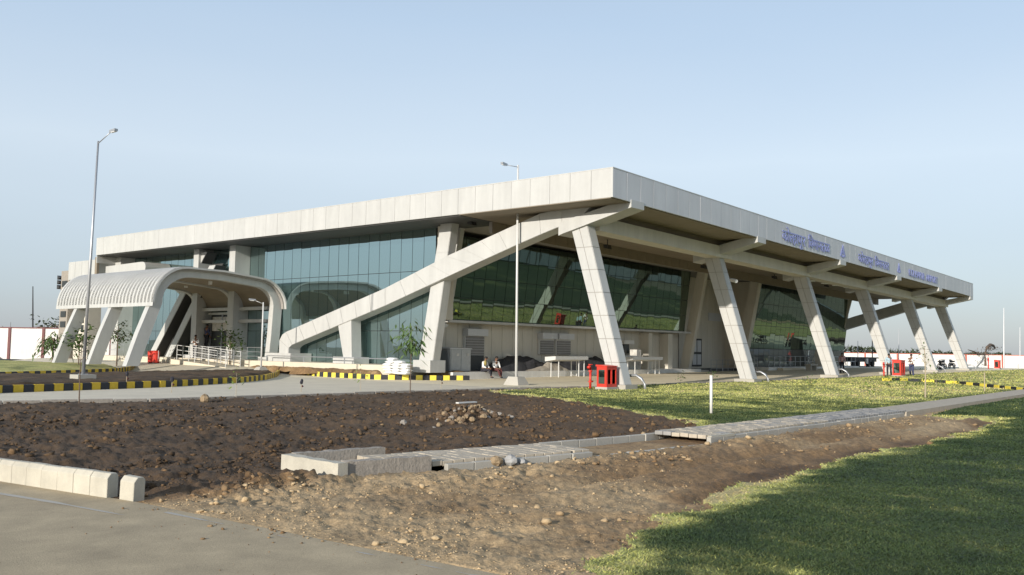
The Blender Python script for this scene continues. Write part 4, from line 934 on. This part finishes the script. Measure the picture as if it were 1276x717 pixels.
# ------------------------------------------------------------------ people
def skin_obj(name,joints,edges,m,parent,root=0,loc=Vector(),yaw=0,s=1.0):
    me=bpy.data.meshes.new(name); bm=bmesh.new(); ly=bm.verts.layers.skin.verify(); vs=[]
    rot=Matrix.Rotation(yaw,3,'Z')
    for (p,r) in joints:
        v=bm.verts.new(rot@(Vector(p)*s)); vs.append(v); rr=r if isinstance(r,tuple) else (r,r); v[ly].radius=(rr[0]*s,rr[1]*s)
    vs[root][ly].use_root=True
    for a,b in edges: bm.edges.new((vs[a],vs[b]))
    bm.to_mesh(me); bm.free(); me.materials.append(MATS[m])
    o=bpy.data.objects.new(name,me); COL.objects.link(o); o.parent=parent
    o.modifiers.new('skin','SKIN').use_smooth_shade=True; sb=o.modifiers.new('sub','SUBSURF'); sb.levels=1; sb.render_levels=1
    return o
def person(loc,yaw,label,shirt,trousers,pose='stand',s=1.0,arms='down',hair='hair',scarf=None):
    t=thing('person',label,'person',loc); J={}
    if pose=='stand':
        P=dict(pel=(0,0,.95),sp=(0,0,1.15),ch=(0,-.01,1.36),nk=(0,0,1.49),hb=(0,-.02,1.56),hm=(0,-.03,1.64),ht=(0,-.01,1.71))
        legs=[[(.1,0,.88),(.11,-.03,.50),(.12,.03,.09),(.13,-.12,.035)],[(-.1,0,.88),(-.12,.02,.50),(-.13,.08,.09),(-.15,-.06,.035)]]
    else:
        P=dict(pel=(0,.05,.10),sp=(0,.03,.30),ch=(0,-.04,.50),nk=(0,-.06,.63),hb=(0,-.10,.70),hm=(0,-.13,.78),ht=(0,-.12,.85))
        legs=[[(.1,.0,.08),(.14,-.42,.10),(.12,-.40,-.30),(.13,-.54,-.36)],[(-.1,.0,.08),(-.12,-.44,.10),(-.02,-.52,-.28),(-.03,-.66,-.36)]]
    c=Vector(P['ch'])
    A={'down':[[(.19,0,.06),(.25,.03,-.24),(.26,-.08,-.47),(.26,-.11,-.55)],[(-.19,0,.06),(-.25,.03,-.24),(-.26,-.06,-.47),(-.26,-.09,-.55)]],
       'fold':[[(.19,0,.06),(.27,-.02,-.22),(.10,-.22,-.16),(.02,-.24,-.14)],[(-.19,0,.06),(-.27,-.02,-.22),(-.10,-.22,-.20),(-.02,-.25,-.18)]],
       'up':[[(.19,0,.06),(.30,-.14,-.05),(.22,-.36,.06),(.2,-.43,.1)],[(-.19,0,.06),(-.25,.03,-.24),(-.26,-.06,-.47),(-.26,-.09,-.55)]],
       'lap':[[(.19,0,.06),(.27,-.04,-.20),(.16,-.26,-.32),(.10,-.33,-.34)],[(-.19,0,.06),(-.26,-.06,-.20),(-.14,-.28,-.32),(-.07,-.34,-.34)]]}[arms]
    A=[[tuple(c+Vector(q)) for q in a] for a in A]
    j=[(P['pel'],(.14,.10)),(P['sp'],(.125,.09)),(P['ch'],(.145,.10)),(P['nk'],.055),(P['hb'],.07),(P['hm'],(.082,.095)),(P['ht'],.055)]; e=[(0,1),(1,2),(2,3),(3,4),(4,5),(5,6)]
    for lg in legs:
        b=len(j); j+= [(lg[0],.085),(lg[1],.055),(lg[2],.038),(lg[3],.035)]; e+=[(0,b),(b,b+1),(b+1,b+2),(b+2,b+3)]
    for am in A:
        b=len(j); j+=[(am[0],.05),(am[1],.038),(am[2],.027),(am[3],(.04,.02))]; e+=[(2,b),(b,b+1),(b+1,b+2),(b+2,b+3)]
        w_=Vector(am[3]); d=(w_-Vector(am[2])).normalized(); sd_=d.cross(Vector((0,1,.3))).normalized()
        for k,(o_,ln) in enumerate(((-.033,.07),(-.012,.085),(.010,.08),(.031,.065))):
            q=len(j); j+=[(tuple(w_+sd_*o_+d*.03),.010),(tuple(w_+sd_*o_+d*(.03+ln*.6)),.009),(tuple(w_+sd_*o_*1.1+d*(.025+ln)+Vector((0,-.015,0))),.008)]; e+=[(b+3,q),(q,q+1),(q+1,q+2)]
        q=len(j); j+=[(tuple(w_-sd_*.045+d*.0+Vector((0,-.02,0))),.011),(tuple(w_-sd_*.06+d*.045+Vector((0,-.03,0))),.009)]; e+=[(b+3,q),(q,q+1)]
    body=skin_obj('body',j,e,'skin',t,0,yaw=yaw,s=s)
    js=[(P['pel'],(.165,.12)),(P['sp'],(.155,.115)),(P['ch'],(.175,.125)),((c*.35+Vector(P['nk'])*.65)[:],.065)]; es=[(0,1),(1,2),(2,3)]
    for am in A:
        b=len(js); js+=[(am[0],.066),(tuple(Vector(am[0]).lerp(Vector(am[1]),.95)),.055),(tuple(Vector(am[1]).lerp(Vector(am[2]),.75)),.042)]; es+=[(2,b),(b,b+1),(b+1,b+2)]
    skin_obj('shirt',js,es,shirt,t,0,yaw=yaw,s=s)
    jt=[((Vector(P['pel'])+Vector((0,0,-.02)))[:],(.155,.115))]; et=[]
    for lg in legs:
        b=len(jt); jt+=[(lg[0],.10),(lg[1],.073),(lg[2],.058)]; et+=[(0,b),(b,b+1),(b+1,b+2)]
    skin_obj('trousers',jt,et,trousers,t,0,yaw=yaw,s=s)
    rot=Matrix.Rotation(yaw,3,'Z')
    for lg in legs:
        a=Vector(lg[2])+Vector((0,.03,-.03)); b=Vector(lg[3])+Vector((0,-.04,-.005))
        skin_obj('shoe',[(a[:],.045),(b[:],.042)],[(0,1)],'rubber',t,0,yaw=yaw,s=s)
    h=Vector(P['hm'])+Vector((0,.015,.025)); mb=MB().ball(tuple(h),(.092,.10,.085),10,6,.03); mb.v=[tuple(rot@(Vector(v)*s)) for v in mb.v]; mb.build('hair',hair,t,smooth=True,off=Vector())
    f=Vector(P['hm'])+Vector((0,-.105,-.01)); mb=MB().ball(tuple(f),(.013,.018,.022),6,4); mb.v=[tuple(rot@(Vector(v)*s)) for v in mb.v]; mb.build('nose','skin',t,smooth=True,off=Vector())
    for sx in (-1,1):
        f=Vector(P['hm'])+Vector((sx*.085,.0,-.005)); mb=MB().ball(tuple(f),(.012,.022,.032),6,4); mb.v=[tuple(rot@(Vector(v)*s)) for v in mb.v]; mb.build('ear','skin',t,smooth=True,off=Vector())
        f=Vector(P['hm'])+Vector((sx*.033,-.088,.012)); mb=MB().ball(tuple(f),(.011,.008,.008),6,4); mb.v=[tuple(rot@(Vector(v)*s)) for v in mb.v]; mb.build('eye','hair',t,smooth=True,off=Vector())
    if scarf:
        mb=MB().ball(tuple(c+Vector((-.08,-.09,.0))),(.11,.06,.17),10,6,.1); mb.v=[tuple(rot@(Vector(v)*s)) for v in mb.v]; mb.build('scarf',scarf,t,smooth=True,off=Vector())
    return t
s1=hit(604,465,'y',34.78); s2=hit(617,465,'y',34.78)
person((s1.x,34.82,.46),R(8),'person with a yellow scarf over a white top sitting on the white dock edge','cloth_white','cloth_dark','sit',.98,'lap',scarf='cloth_yellow')
person((s2.x+.05,34.82,.46),R(-12),'person in a white shirt and maroon trousers sitting with knees apart on the dock edge','cloth_white','cloth_maroon','sit',1.0,'lap')
q=at(1108,470,.12); person((q.x,q.y,.10),R(120),'person in a light blue shirt standing before the fourth column','cloth_blue','cloth_dark',s=1.04)
q=at(1136,470,.12); person((q.x,q.y,.10),R(-100),'person in a white shirt and dark trousers facing the red cabinet','cloth_white','cloth_navy',s=1.04,arms='fold')
q=at(1027,464,.28); person((q.x,q.y-1.5,.2),R(90),'person in a pink top standing in shade behind the third column','cloth_pink','cloth_dark')
person((34.6,57.3,.78),R(-60),'person in a white shirt standing on the entrance steps by the railing','cloth_white','cloth_dark',s=.95,arms='fold')
person((36.0,58.2,1.50),R(100),'person in a navy shirt standing high in front of the entrance notice','cloth_navy','cloth_dark',s=1.0,arms='up')
tb=thing('work_platform','low steel work platform under the person at the entrance notice','platform',(36,58.2,.78)); MB().box(35.7,36.28,57.8,58.6,1.43,1.50).build('deck','galvanised',tb)
for a in (35.73,36.2):
    for b in (57.85,58.55): MB().tube([(a,b,.775),(a,b,1.44)],.02,6).build('leg','galvanised',tb)
# ------------------------------------------------------------------ cement sacks
def sack_mesh():
    mb=MB(); nx,ny=9,7
    def P(u,v,sg):
        x_=(u-.5)*.70; y_=(v-.5)*.42; e=(1-abs(2*u-1)**4)*(1-abs(2*v-1)**4); return (x_*(1-.03*random.random()),y_*(1-.03*random.random()),sg*(.075*e**.5)+.0*random.random())
    for sg in (1,-1):
        v=[P(i/(nx-1),j/(ny-1),sg) for i in range(nx) for j in range(ny)]
        f=[(i*ny+j,(i+1)*ny+j,(i+1)*ny+j+1,i*ny+j+1) if sg>0 else (i*ny+j,i*ny+j+1,(i+1)*ny+j+1,(i+1)*ny+j) for i in range(nx-1) for j in range(ny-1)]
        mb.add(v,f)
    me=mesh_only(mb,'sack','sack',True)
    bm=bmesh.new(); bm.from_mesh(me); bmesh.ops.remove_doubles(bm,verts=bm.verts,dist=.004)
    for v in bm.verts: v.co.z+=random.uniform(-.006,.006)
    bm.to_mesh(me); bm.free(); return me
sks=[sack_mesh() for _ in range(3)]
sp0=hit(498,467,'x',34.05); k=0
for lay in range(6):
    for c in range(3 if lay<4 else (2 if lay<5 else 1)):
        y_=sp0.y+.75-(c*.66)-(.22 if lay>=4 else 0)+random.uniform(-.04,.04)
        o=bpy.data.objects.new('sack',sks[k%3]); COL.objects.link(o); o.location=(33.95+random.uniform(-.06,.06),y_,.40+lay*.148); o.rotation_euler=(random.uniform(-.04,.04),random.uniform(-.04,.04),math.pi/2+random.uniform(-.12,.12)); o.scale=(.95,1,1)
        lev=['bottom','second lowest','third lowest','fourth lowest','second highest','topmost'][lay]; colm=['left','middle','right'][c] if lay<4 else (['left','right'][c] if lay<5 else 'single')
        tag(o,f'white cement sack, {lev} layer, {colm} column of the pile by the striped kerb' if lay<5 else 'topmost white cement sack crowning the pile by the striped kerb','sack','white cement sacks in the pile'); k+=1
# ------------------------------------------------------------------ stuff on the dock
cb=thing('electrical_cabinet','pale grey electrical cabinet standing beside the first pier on the dock','cabinet',(37.9,35.6,.43))
MB().box(37.4,39.15,35.35,36.0,.47,1.75).build('body','cabinet_grey',cb)
for i in range(2): MB().box(37.46+i*.86,38.24+i*.86,35.31,35.35,.55,1.68).build('door','cabinet_grey',cb)
for i in range(2): MB().box(37.9+i*.86,38.1+i*.86,35.29,35.31,1.35,1.5).build('notice','poster',cb)
MB().loft([[(37.33,35.3,z),(39.22,35.3,z),(39.22,36.05,z+.03),(37.33,36.05,z+.03)] for z in (1.75,1.80)]).build('lid','cladding_grey',cb)
MB().box(37.45,39.1,35.4,35.95,.43,.47).build('plinth','interior_dark',cb)
ln=MB().loft([[(36.55,35.25,.43),(37.15,35.2,.43),(37.15,35.3,.43),(36.55,35.35,.43)],[(36.7,35.5,1.65),(37.25,35.45,1.65),(37.25,35.52,1.65),(36.7,35.58,1.65)]]).build('leaning_board','interior_dark'); tag(ln,'dark board leaning between the first pier and the grey cabinet','board')
def lumps(name,label,cat,segs,m,y0,y1,zb,seed):
    gx=np.linspace(segs[0][0],segs[-1][0],70); gy=np.linspace(y0,y1,10); X_,Y_=np.meshgrid(gx,gy); h=np.interp(X_,[a for a,_ in segs],[b for _,b in segs])
    v=(Y_-y0)/(y1-y0); prof=np.sin(np.pi*np.clip(v*.55+.02,0,1))**.5
    Z_=zb+h*prof*(.72+.5*fbm(X_,Y_,1.6,3,seed)); Z_[0,:]=zb-.03
    V=[(float(a),float(b+ .12*(fbm(np.array(a),np.array(b),2,2,seed)-.5)),float(c)) for a,b,c in zip(X_.ravel(),Y_.ravel(),Z_.ravel())]; n=70
    F_=[(j*n+i,j*n+i+1,(j+1)*n+i+1,(j+1)*n+i) for j in range(9) for i in range(n-1)]
    V+= [(a,y1+.02,zb-.02) for a in gx]; F_+=[(9*n+i,9*n+i+1,10*n+i+1,10*n+i) for i in range(n-1)]
    o=MB().add(V,F_).build(name,m,smooth=False); tag(o,label,cat); return o
lumps('tarpaulin_heap','long low heap under black sheeting on the dock behind the seated people','tarpaulin',[(41.6,.1),(42.2,.5),(43.5,.85),(45.5,.95),(46.5,.6),(47.3,.45),(49,.6),(51,.95),(53.5,.85),(55.0,.2)],'tarp',35.3,36.4,.43,3)
lumps('sand_heap','grey sand heap spilling against the black sheeting on the dock','sand heap',[(44.2,.02),(45.6,.25),(46.8,.55),(47.7,.50),(48.6,.05)],'sand',34.95,35.5,.43,8)
def stand(x0,x1,y,z,label):
    t=thing('steel_stand',label,'stand',(x0,y,0),'white flat topped stands by the dock')
    MB().prism([(y-.42,z+.12),(y+.42,z),(y+.42,z+.28),(y-.42,z+.34)],'x',x0,x1).build('top','white_metal',t)
    g=zr(x0)
    for xx in (x0+.5,x1-.9,x1-.3):
        for yy in (y-.3,y+.3): MB().tube([(xx,yy,g),(xx,yy,z+.1)],.035,6).build('leg','white_metal',t)
    MB().tube([(x1-.9,y-.3,g+.35),(x1-.3,y-.3,g+.35)],.03,6).build('rung','white_metal',t)
stand(45.3,48.9,34.15,1.05,'white flat topped steel stand near the lamp post, left of the first column')
stand(54.4,58.6,34.15,1.05,'white flat topped steel stand right of the first column')
cr=thing('wrapped_crates','pale wrapped crates on the dock behind the right hand stand','crate',(56.2,35.8,.43))
MB().box(55.7,57.9,35.5,36.3,.43,1.45).build('crate','cabinet_grey',cr); MB().box(55.2,55.7,35.6,36.3,.43,1.7).build('dark_carton','tarp',cr); MB().box(58.0,58.6,35.6,36.2,.43,1.9).build('carton','poster',cr)
# ------------------------------------------------------------------ railings
def railing(label,pts,h=1.0,step=1.2,rails=3,m='galvanised',r=.018,mesh_bars=0,name='railing'):
    t=thing(name,label,'railing',pts[0]); 
    for k_ in range(rails):
        z=h*(k_+1)/rails
        MB().tube([Vector(p)+Vector((0,0,z)) for p in pts],r,6).build('rail',m,t)
    for a,b in zip(pts[:-1],pts[1:]):
        a,b=Vector(a),Vector(b); n=max(1,round((b-a).length/step))
        for i in range(n+1): 
            p=a.lerp(b,i/n); MB().tube([p-Vector((0,0,.03)),p+Vector((0,0,h+.02))],r*1.1,6).build('post',m,t)
    return t
railing('long low white railing along the foot of the left glass wall',[(34.42,55.5,.775),(34.42,49.2,.775)],.85,1.5)
railing('thin grey railing running past the diagonal beam to the sacks',[(34.40,48.6,.775),(34.40,37.2,.775)],.35,3.5,1,'galvanised',.03)
railing('white ramp railing curving down from the entrance toward the drive',[(33.9,56.8,.78),(33.75,53.5,.58),(33.6,50.3,.38)],.95,.9,3,'white_metal',.02)
railing('second white ramp railing nearer the right porch leg',[(32.7,56.4,.74),(32.55,53.2,.56),(32.4,50.1,.36)],.95,.9,3,'white_metal',.02)
MB().loft([[(32.6,57,.74),(34.3,57,.74),(34.3,57,.1),(32.6,57,.1)],[(32.3,49.9,.34),(34.0,49.9,.34),(34.0,49.9,.1),(32.3,49.9,.1)]]).build('ramp','concrete_light',kind='structure')
railing('white railing with few posts left of the entrance steps',[(34.5,69.5,.775),(34.5,67.2,.775)],.9,1.1,2)
railing('small white railing by the dark door landing',[(68.0,34.6,.1),(72.2,34.6,.1),(72.2,35.6,.1)],1.05,1.0,3)
railing('second small white railing along the side of the landing',[(73.6,34.2,.1),(76.2,34.2,.1)],1.15,.65,3)
railing('long grey railing in front of the lower dark glazing',[(78.4,34.1,.52),(89.5,34.1,.52)],1.0,1.3,2,'galvanised',.03)
railing('short grey railing at the far corner of the dark glazing',[(92.0,33.9,.52),(101.0,33.9,.52)],1.0,1.3,2,'galvanised',.03)
# ------------------------------------------------------------------ posts and markers on the open ground
pp=Vector((23.8,12.1,0)); o=MB().tube([(0,0,-.1),(.01,.01,1.08)],.042,12).build('white_pipe_post','white_paint',smooth=True); o.location=(pp.x,pp.y,.05); tag(o,'white plastic pipe standing upright in the lawn','pipe post')
def marker(px,py,h,label):
    p=at(px,py,.02); t=thing('planting_stake',label,'stake',(p.x,p.y,0)); MB().tube([(p.x,p.y,-.02),(p.x+.02,p.y,h)],.012,5).build('stick','stem_pale',t)
    MB().ball((p.x+.02,p.y,h-.02),(.07,.05,.10),7,5,.25).build('dark_tuft','cloth_dark',t); MB().ball((p.x+.06,p.y,h-.2),(.05,.04,.04),6,4,.2).build('dry_leaf','cloth_maroon',t)
marker(375,488,.42,'short stake with a black tuft on the near drive edge'); marker(549.5,484,.45,'stake with a black tuft nearest the cement sacks'); marker(213.5,489,.5,'stake with a dark red tuft at the drive edge left of the tan stone'); marker(157,482,.55,'dark tufted stake in the soil median')
# ------------------------------------------------------------------ plants
def leafy(name,loc,h,label,cat,ls=.10,n=60,crown=(.5,.4),droop=.0,m='leaf',stem='bark',sr=.02,arch=0,group=None,branch=5,cz=None,lean=(0,0),seed=None):
    if seed is not None: random.seed(seed)
    t=thing(name,label,cat,loc,group); p=Vector(loc); tp=p+Vector((lean[0],lean[1],h)); cz=cz if cz is not None else h*.75
    MB().tube([p-Vector((0,0,.03)),p.lerp(tp,.5)+Vector((random.uniform(-.03,.03),random.uniform(-.03,.03),0)),tp],[sr,sr*.8,sr*.4],6).build('trunk',stem,t)
    lv=MB(); br=MB()
    for b in range(branch):
        a=2*math.pi*b/branch+random.uniform(-.4,.4); st=p.lerp(tp,random.uniform(.6,.97)); e=st+Vector((math.cos(a)*crown[0]*random.uniform(.6,1.1),math.sin(a)*crown[0]*random.uniform(.6,1.1),crown[1]*random.uniform(-.2,.8)-droop)); mid=st.lerp(e,.5)+Vector((0,0,.15*crown[1]+droop*.7))
        br.tube([st,mid,e],[sr*.45,sr*.3,sr*.12],4)
        for i in range(n//branch):
            u=random.uniform(.15,1); c=(st.lerp(mid,u*2) if u<.5 else mid.lerp(e,u*2-1))+Vector([random.gauss(0,ls*(.5 if arch else 1.1)) for _ in range(3)])
            d=Vector((random.gauss(0,1),random.gauss(0,1),random.gauss(-.1,.6))).normalized(); 
            if arch: d=((e-st).normalized()*.5+Vector((random.gauss(0,.5),random.gauss(0,.5),-.5))).normalized()
            sd_=d.cross(Vector((random.gauss(0,.3),random.gauss(0,.3),1))).normalized()*ls*(.13 if arch else .28); l_=ls*random.uniform(.7,1.4)
            lv.add([c,c+d*l_*.5+sd_,c+d*l_+Vector((0,0,-.1*l_)),c+d*l_*.5-sd_],[(0,1,2),(0,2,3)])
    br.build('branches',stem,t); lv.build('foliage',m,t)
    return t
q=at(98.5,503); leafy('sapling',(q.x,q.y,0),1.85,'bare brown sapling in front of the left lamp post at the drive edge','sapling',.07,14,(.25,.25),branch=4,seed=3)
q=at(511,490); leafy('sapling',(q.x,q.y,0),2.65,'tall thin sapling with a drooping green head before the cement sacks','sapling',.34,150,(.62,.35),.25,'leaf',sr=.022,arch=1,branch=9,seed=4)
q=at(449,487); leafy('sapling',(q.x,q.y,0),.75,'small pale green sapling by the drive opposite the striped kerb','sapling',.13,26,(.22,.15),m='leaf_light',stem='stem_pale',sr=.01,seed=5)
q=at(294,492); leafy('sapling',(q.x,q.y,0),.78,'small yellow green sapling in front of the end of the median','sapling',.14,26,(.2,.16),m='leaf_light',stem='stem_pale',sr=.01,seed=6)
q=at(1153,495,.05); leafy('sapling',(q.x,q.y,.05),2.1,'young tree with a white painted stem on the lawn at the right','sapling',.12,46,(.28,.5),m='leaf',stem='stem_pale',sr=.035,cz=1.5,seed=7)
q=at(1227,487,.05); o=MB().tube([(0,0,-.05),(.02,0,.95)],.03,6).build('stake','stem_pale'); o.location=(q.x,q.y,.03); tag(o,'pale wooden stake on the lawn near the right edge','stake')
# palm and potted trees by the porch
q=hit(66,446,'z',.35); leafy('young_palm',(q.x*.80,q.y*.80,.38),1.6,'young palm with arching fronds on the grass island at left','palm',.5,190,(1.3,.6),.55,'leaf',sr=.08,arch=1,branch=12,seed=8)
q=hit(98,452,'z',.35); leafy('young_tree',(q.x*.92,q.y*.92,.38),1.9,'young tree with drooping leaves right behind the left lamp post','young tree',.3,200,(.75,.5),.25,'leaf',sr=.04,branch=9,seed=9)
leafy('young_tree',(30.6,60.5,.05),2.9,'young leafy tree between the porch leg and the red bins','young tree',.24,260,(1.0,.7),.1,'leaf',sr=.05,branch=10,seed=10)
leafy('young_tree',(34.2,52.4,.5),1.9,'leafy shrub tree beside the ramp railing under the porch','young tree',.24,240,(.85,.6),.1,'leaf',sr=.045,branch=9,seed=11)
q=at(40,440,.3); leafy('tree',(44.5,103,0),3.7,'low dark tree topping the left boundary wall','tree',.5,260,(2.3,.3),.0,'leaf_far',sr=.15,branch=9,seed=12)
for i,(px_,py_,hh) in enumerate(((1085,493,.42),(1108,484,.30),(1127,486,.42),(1150,481,.3),(1167,482,.42),(1190,479,.33),(1210,477,.40),(1235,475,.45),(1256,474,.3))):
    q=at(px_,py_,.08); z_=float(zbase(np.array(q.x),np.array(q.y)))
    leafy('seedling',(q.x,q.y,z_+.03),hh,['largest seedling, leftmost in the row on the right lawn','small seedling second from the left in the lawn row','bushy seedling just left of the white stemmed young tree','low seedling just right of the white stemmed young tree','upright seedling below the last slanted column','low seedling halfway between the young tree and the pale stake','seedling just left of the pale wooden stake','seedling just right of the pale wooden stake','rightmost seedling in the lawn row'][i],'seedling',.16,44,(.24,.16),m='leaf' if i%2 else 'leaf_light',stem='stem_pale',sr=.012,group='seedlings in a row on the lawn',seed=20+i)
for i,(px_,py_) in enumerate(((848,475),(888,475),(1010,483))):
    q=at(px_,py_,.1); leafy('weed',(q.x,q.y,.05),.35,['leafy weed by the dock in front of the first inner pier','small weed left of the second slanted column','weed on the lawn mound before the third column'][i],'weed',.14,30,(.18,.12),sr=.01,seed=40+i)
# drooping bare tree far right
t=thing('drooping_tree','bent leafless tree with drooping head beyond the far right cabinet','tree',(150,33,.2))
b0=hit(1228,456,'y',33); pts=[b0,hit(1228,440,'y',33),hit(1230,433,'y',33),hit(1234,430,'y',33),hit(1238,431,'y',33),hit(1240,435,'y',33)]
MB().tube(pts,[.22,.2,.22,.28,.2,.08],6).build('trunk','bark',t)
MB().tube([hit(1228,442,'y',33),hit(1220,442,'y',33),hit(1213,438,'y',33),hit(1206,436,'y',33)],[.12,.16,.1,.05],5).build('limb','bark',t)
lv=MB()
for i in range(260):
    c=hit(random.choice([random.gauss(1235,3.5),random.uniform(1206,1228)]),0,'y',33) if False else hit(random.gauss(1235,3.5) if i%2 else random.uniform(1206,1228),random.gauss(433 if i%2 else 439.5,1.2),'y',33)
    c+=Vector((0,random.gauss(0,.5),0)); d=Vector((random.gauss(0,1),random.gauss(0,1),random.gauss(-.6,.6))).normalized()*.45; sd_=d.cross(Vector((0,0,1)))*.25; lv.add([c,c+d+sd_,c+d*1.5],[(0,1,2)])
lv.build('foliage','bark',t)
def hedge(name,label,x0,x1,y,zb,h,n,seed,s=.5):
    random.seed(seed); lv=MB()
    for i in range(n):
        x_=random.uniform(x0,x1); hh=h*(.35+.65*float(fbm(np.array(x_),np.array(seed),.12,3,seed))); c=Vector((x_,y+random.gauss(0,1),zb+random.uniform(0,hh)))
        d=Vector((random.gauss(0,1),random.gauss(0,1),random.gauss(0,.7))).normalized()*s; q=d.cross(Vector((0,.3,1)))*.6; lv.add([c-d,c+q,c+d],[(0,1,2)])
    return lv.build(name,'leaf_far',kind='stuff')
hedge('far_scrub','',150,420,78,.0,4.6,5200,3,1.0)
hedge('far_scrub','',46,75,150,.0,5.0,1500,5,.8)
# ------------------------------------------------------------------ motorcycles and trailer at the far right
def motorbike(loc,rz,label):
    t=thing('motorcycle',label,'motorcycle',(0,0,0),'parked motorcycles')
    for x_ in (-.65,.65):
        rg=[]
        for k_ in range(16):
            a=2*math.pi*k_/16; rg.append([Vector((x_+math.cos(a)*(.27+.05*math.cos(b)),.05*math.sin(b),.32+math.sin(a)*(.27+.05*math.cos(b)))) for b in [2*math.pi*q/6 for q in range(6)]])
        rg.append(rg[0]); wh=MB().loft(rg,False).build('wheel','rubber',t,smooth=True); MB().tube([(x_,-.05,.32),(x_,.05,.32)],.09,8).build('hub','chrome',wh)
    MB().loft([[(-.05,-.1,.72),(-.05,.1,.72),(-.05,.08,.95),(-.05,-.08,.95)],[(.35,-.13,.70),(.35,.13,.70),(.35,.1,1.0),(.35,-.1,1.0)],[(.48,-.06,.78),(.48,.06,.78),(.48,.05,.92),(.48,-.05,.92)]]).build('tank','black_paint',t)
    MB().loft([[(-.75,-.1,.82),(-.75,.1,.82),(-.75,.09,.92),(-.75,-.09,.92)],[(-.05,-.12,.72),(-.05,.12,.72),(-.05,.1,.84),(-.05,-.1,.84)]]).build('seat','rubber',t)
    MB().box(-.2,.25,-.13,.13,.32,.65).build('engine','dark_metal',t)
    MB().tube([(.65,0,.32),(.45,0,.95),(.40,0,1.08)],.035,6).build('fork','chrome',t); MB().tube([(.36,-.33,1.1),(.42,0,1.06),(.36,.33,1.1)],.018,6).build('handlebar','chrome',t); MB().ball((.52,0,.93),(.09,.09,.1),8,5).build('headlight','lamp_lens',t)
    MB().tube([(-.1,-.14,.35),(-.8,-.16,.42)],.045,8).build('exhaust','chrome',t)
    MB().tube([(.2,0,.7),(-.1,0,.35),(-.65,0,.34)],.03,6).build('frame','dark_metal',t)
    t.location=loc; t.rotation_euler=(0,0,rz); OFF[t.name]=Vector(loc); return t
q=hit(1168,462,'y',25.5); m1=motorbike((q.x,25.2,.32),R(20),'dark motorcycle parked nearest the fifth slanted column')
copy_tree(m1,(q.x+5.5,26.4,.34),R(-15),'middle one of the dark motorcycles between the last columns',_p=None)
copy_tree(m1,(q.x+10.5,26.6,.36),R(35),'dark motorcycle parked nearest the last slanted column',_p=None)
# low black flatbed beyond the glass end
tr=thing('flatbed_trailer','low black flatbed trailer parked past the end of the glass wall','trailer',(103,34,.36))
MB().box(103.2,112.5,35.2,37.0,.95,1.35).build('bed','black_paint',tr); MB().box(103.0,112.7,35.0,37.1,1.35,1.5).build('deck','tarp',tr)
for xx in (104.4,106.0,109.6,111.2):
    MB().tube([(xx,35.15,.78),(xx,35.45,.78)],.42,14).build('wheel','rubber',tr)
MB().box(108.2,108.8,35.0,35.2,.75,1.45).build('white_flap','white_paint',tr)
# orange spill, hydrant pipes
os_=MB().ball((0,0,0),(1.7,.5,.07),14,6,.12).build('orange_earth','orange_soil'); q=at(1097,471,.1); os_.location=(q.x,q.y,.10); tag(os_,'patch of orange earth on the grass beside the man in light blue','earth patch')
wl=MB().box(79,84,33.0,33.5,.24,.45).build('concrete_kerb','concrete_light'); tag(wl,'low concrete kerb on the paving before the dark glazing','kerb')
bn=thing('stone_bench','small grey stone bench before the dark glazing near the third column','bench',(84,31.5,.3)); q=hit(1011,459,'y',31.5); MB().box(q.x-.9,q.x+.9,31.2,31.8,.72,.86).build('seat','concrete',bn)
for s_ in (-.65,.65): MB().box(q.x+s_-.1,q.x+s_+.1,31.25,31.75,.25,.72).build('leg','concrete',bn)
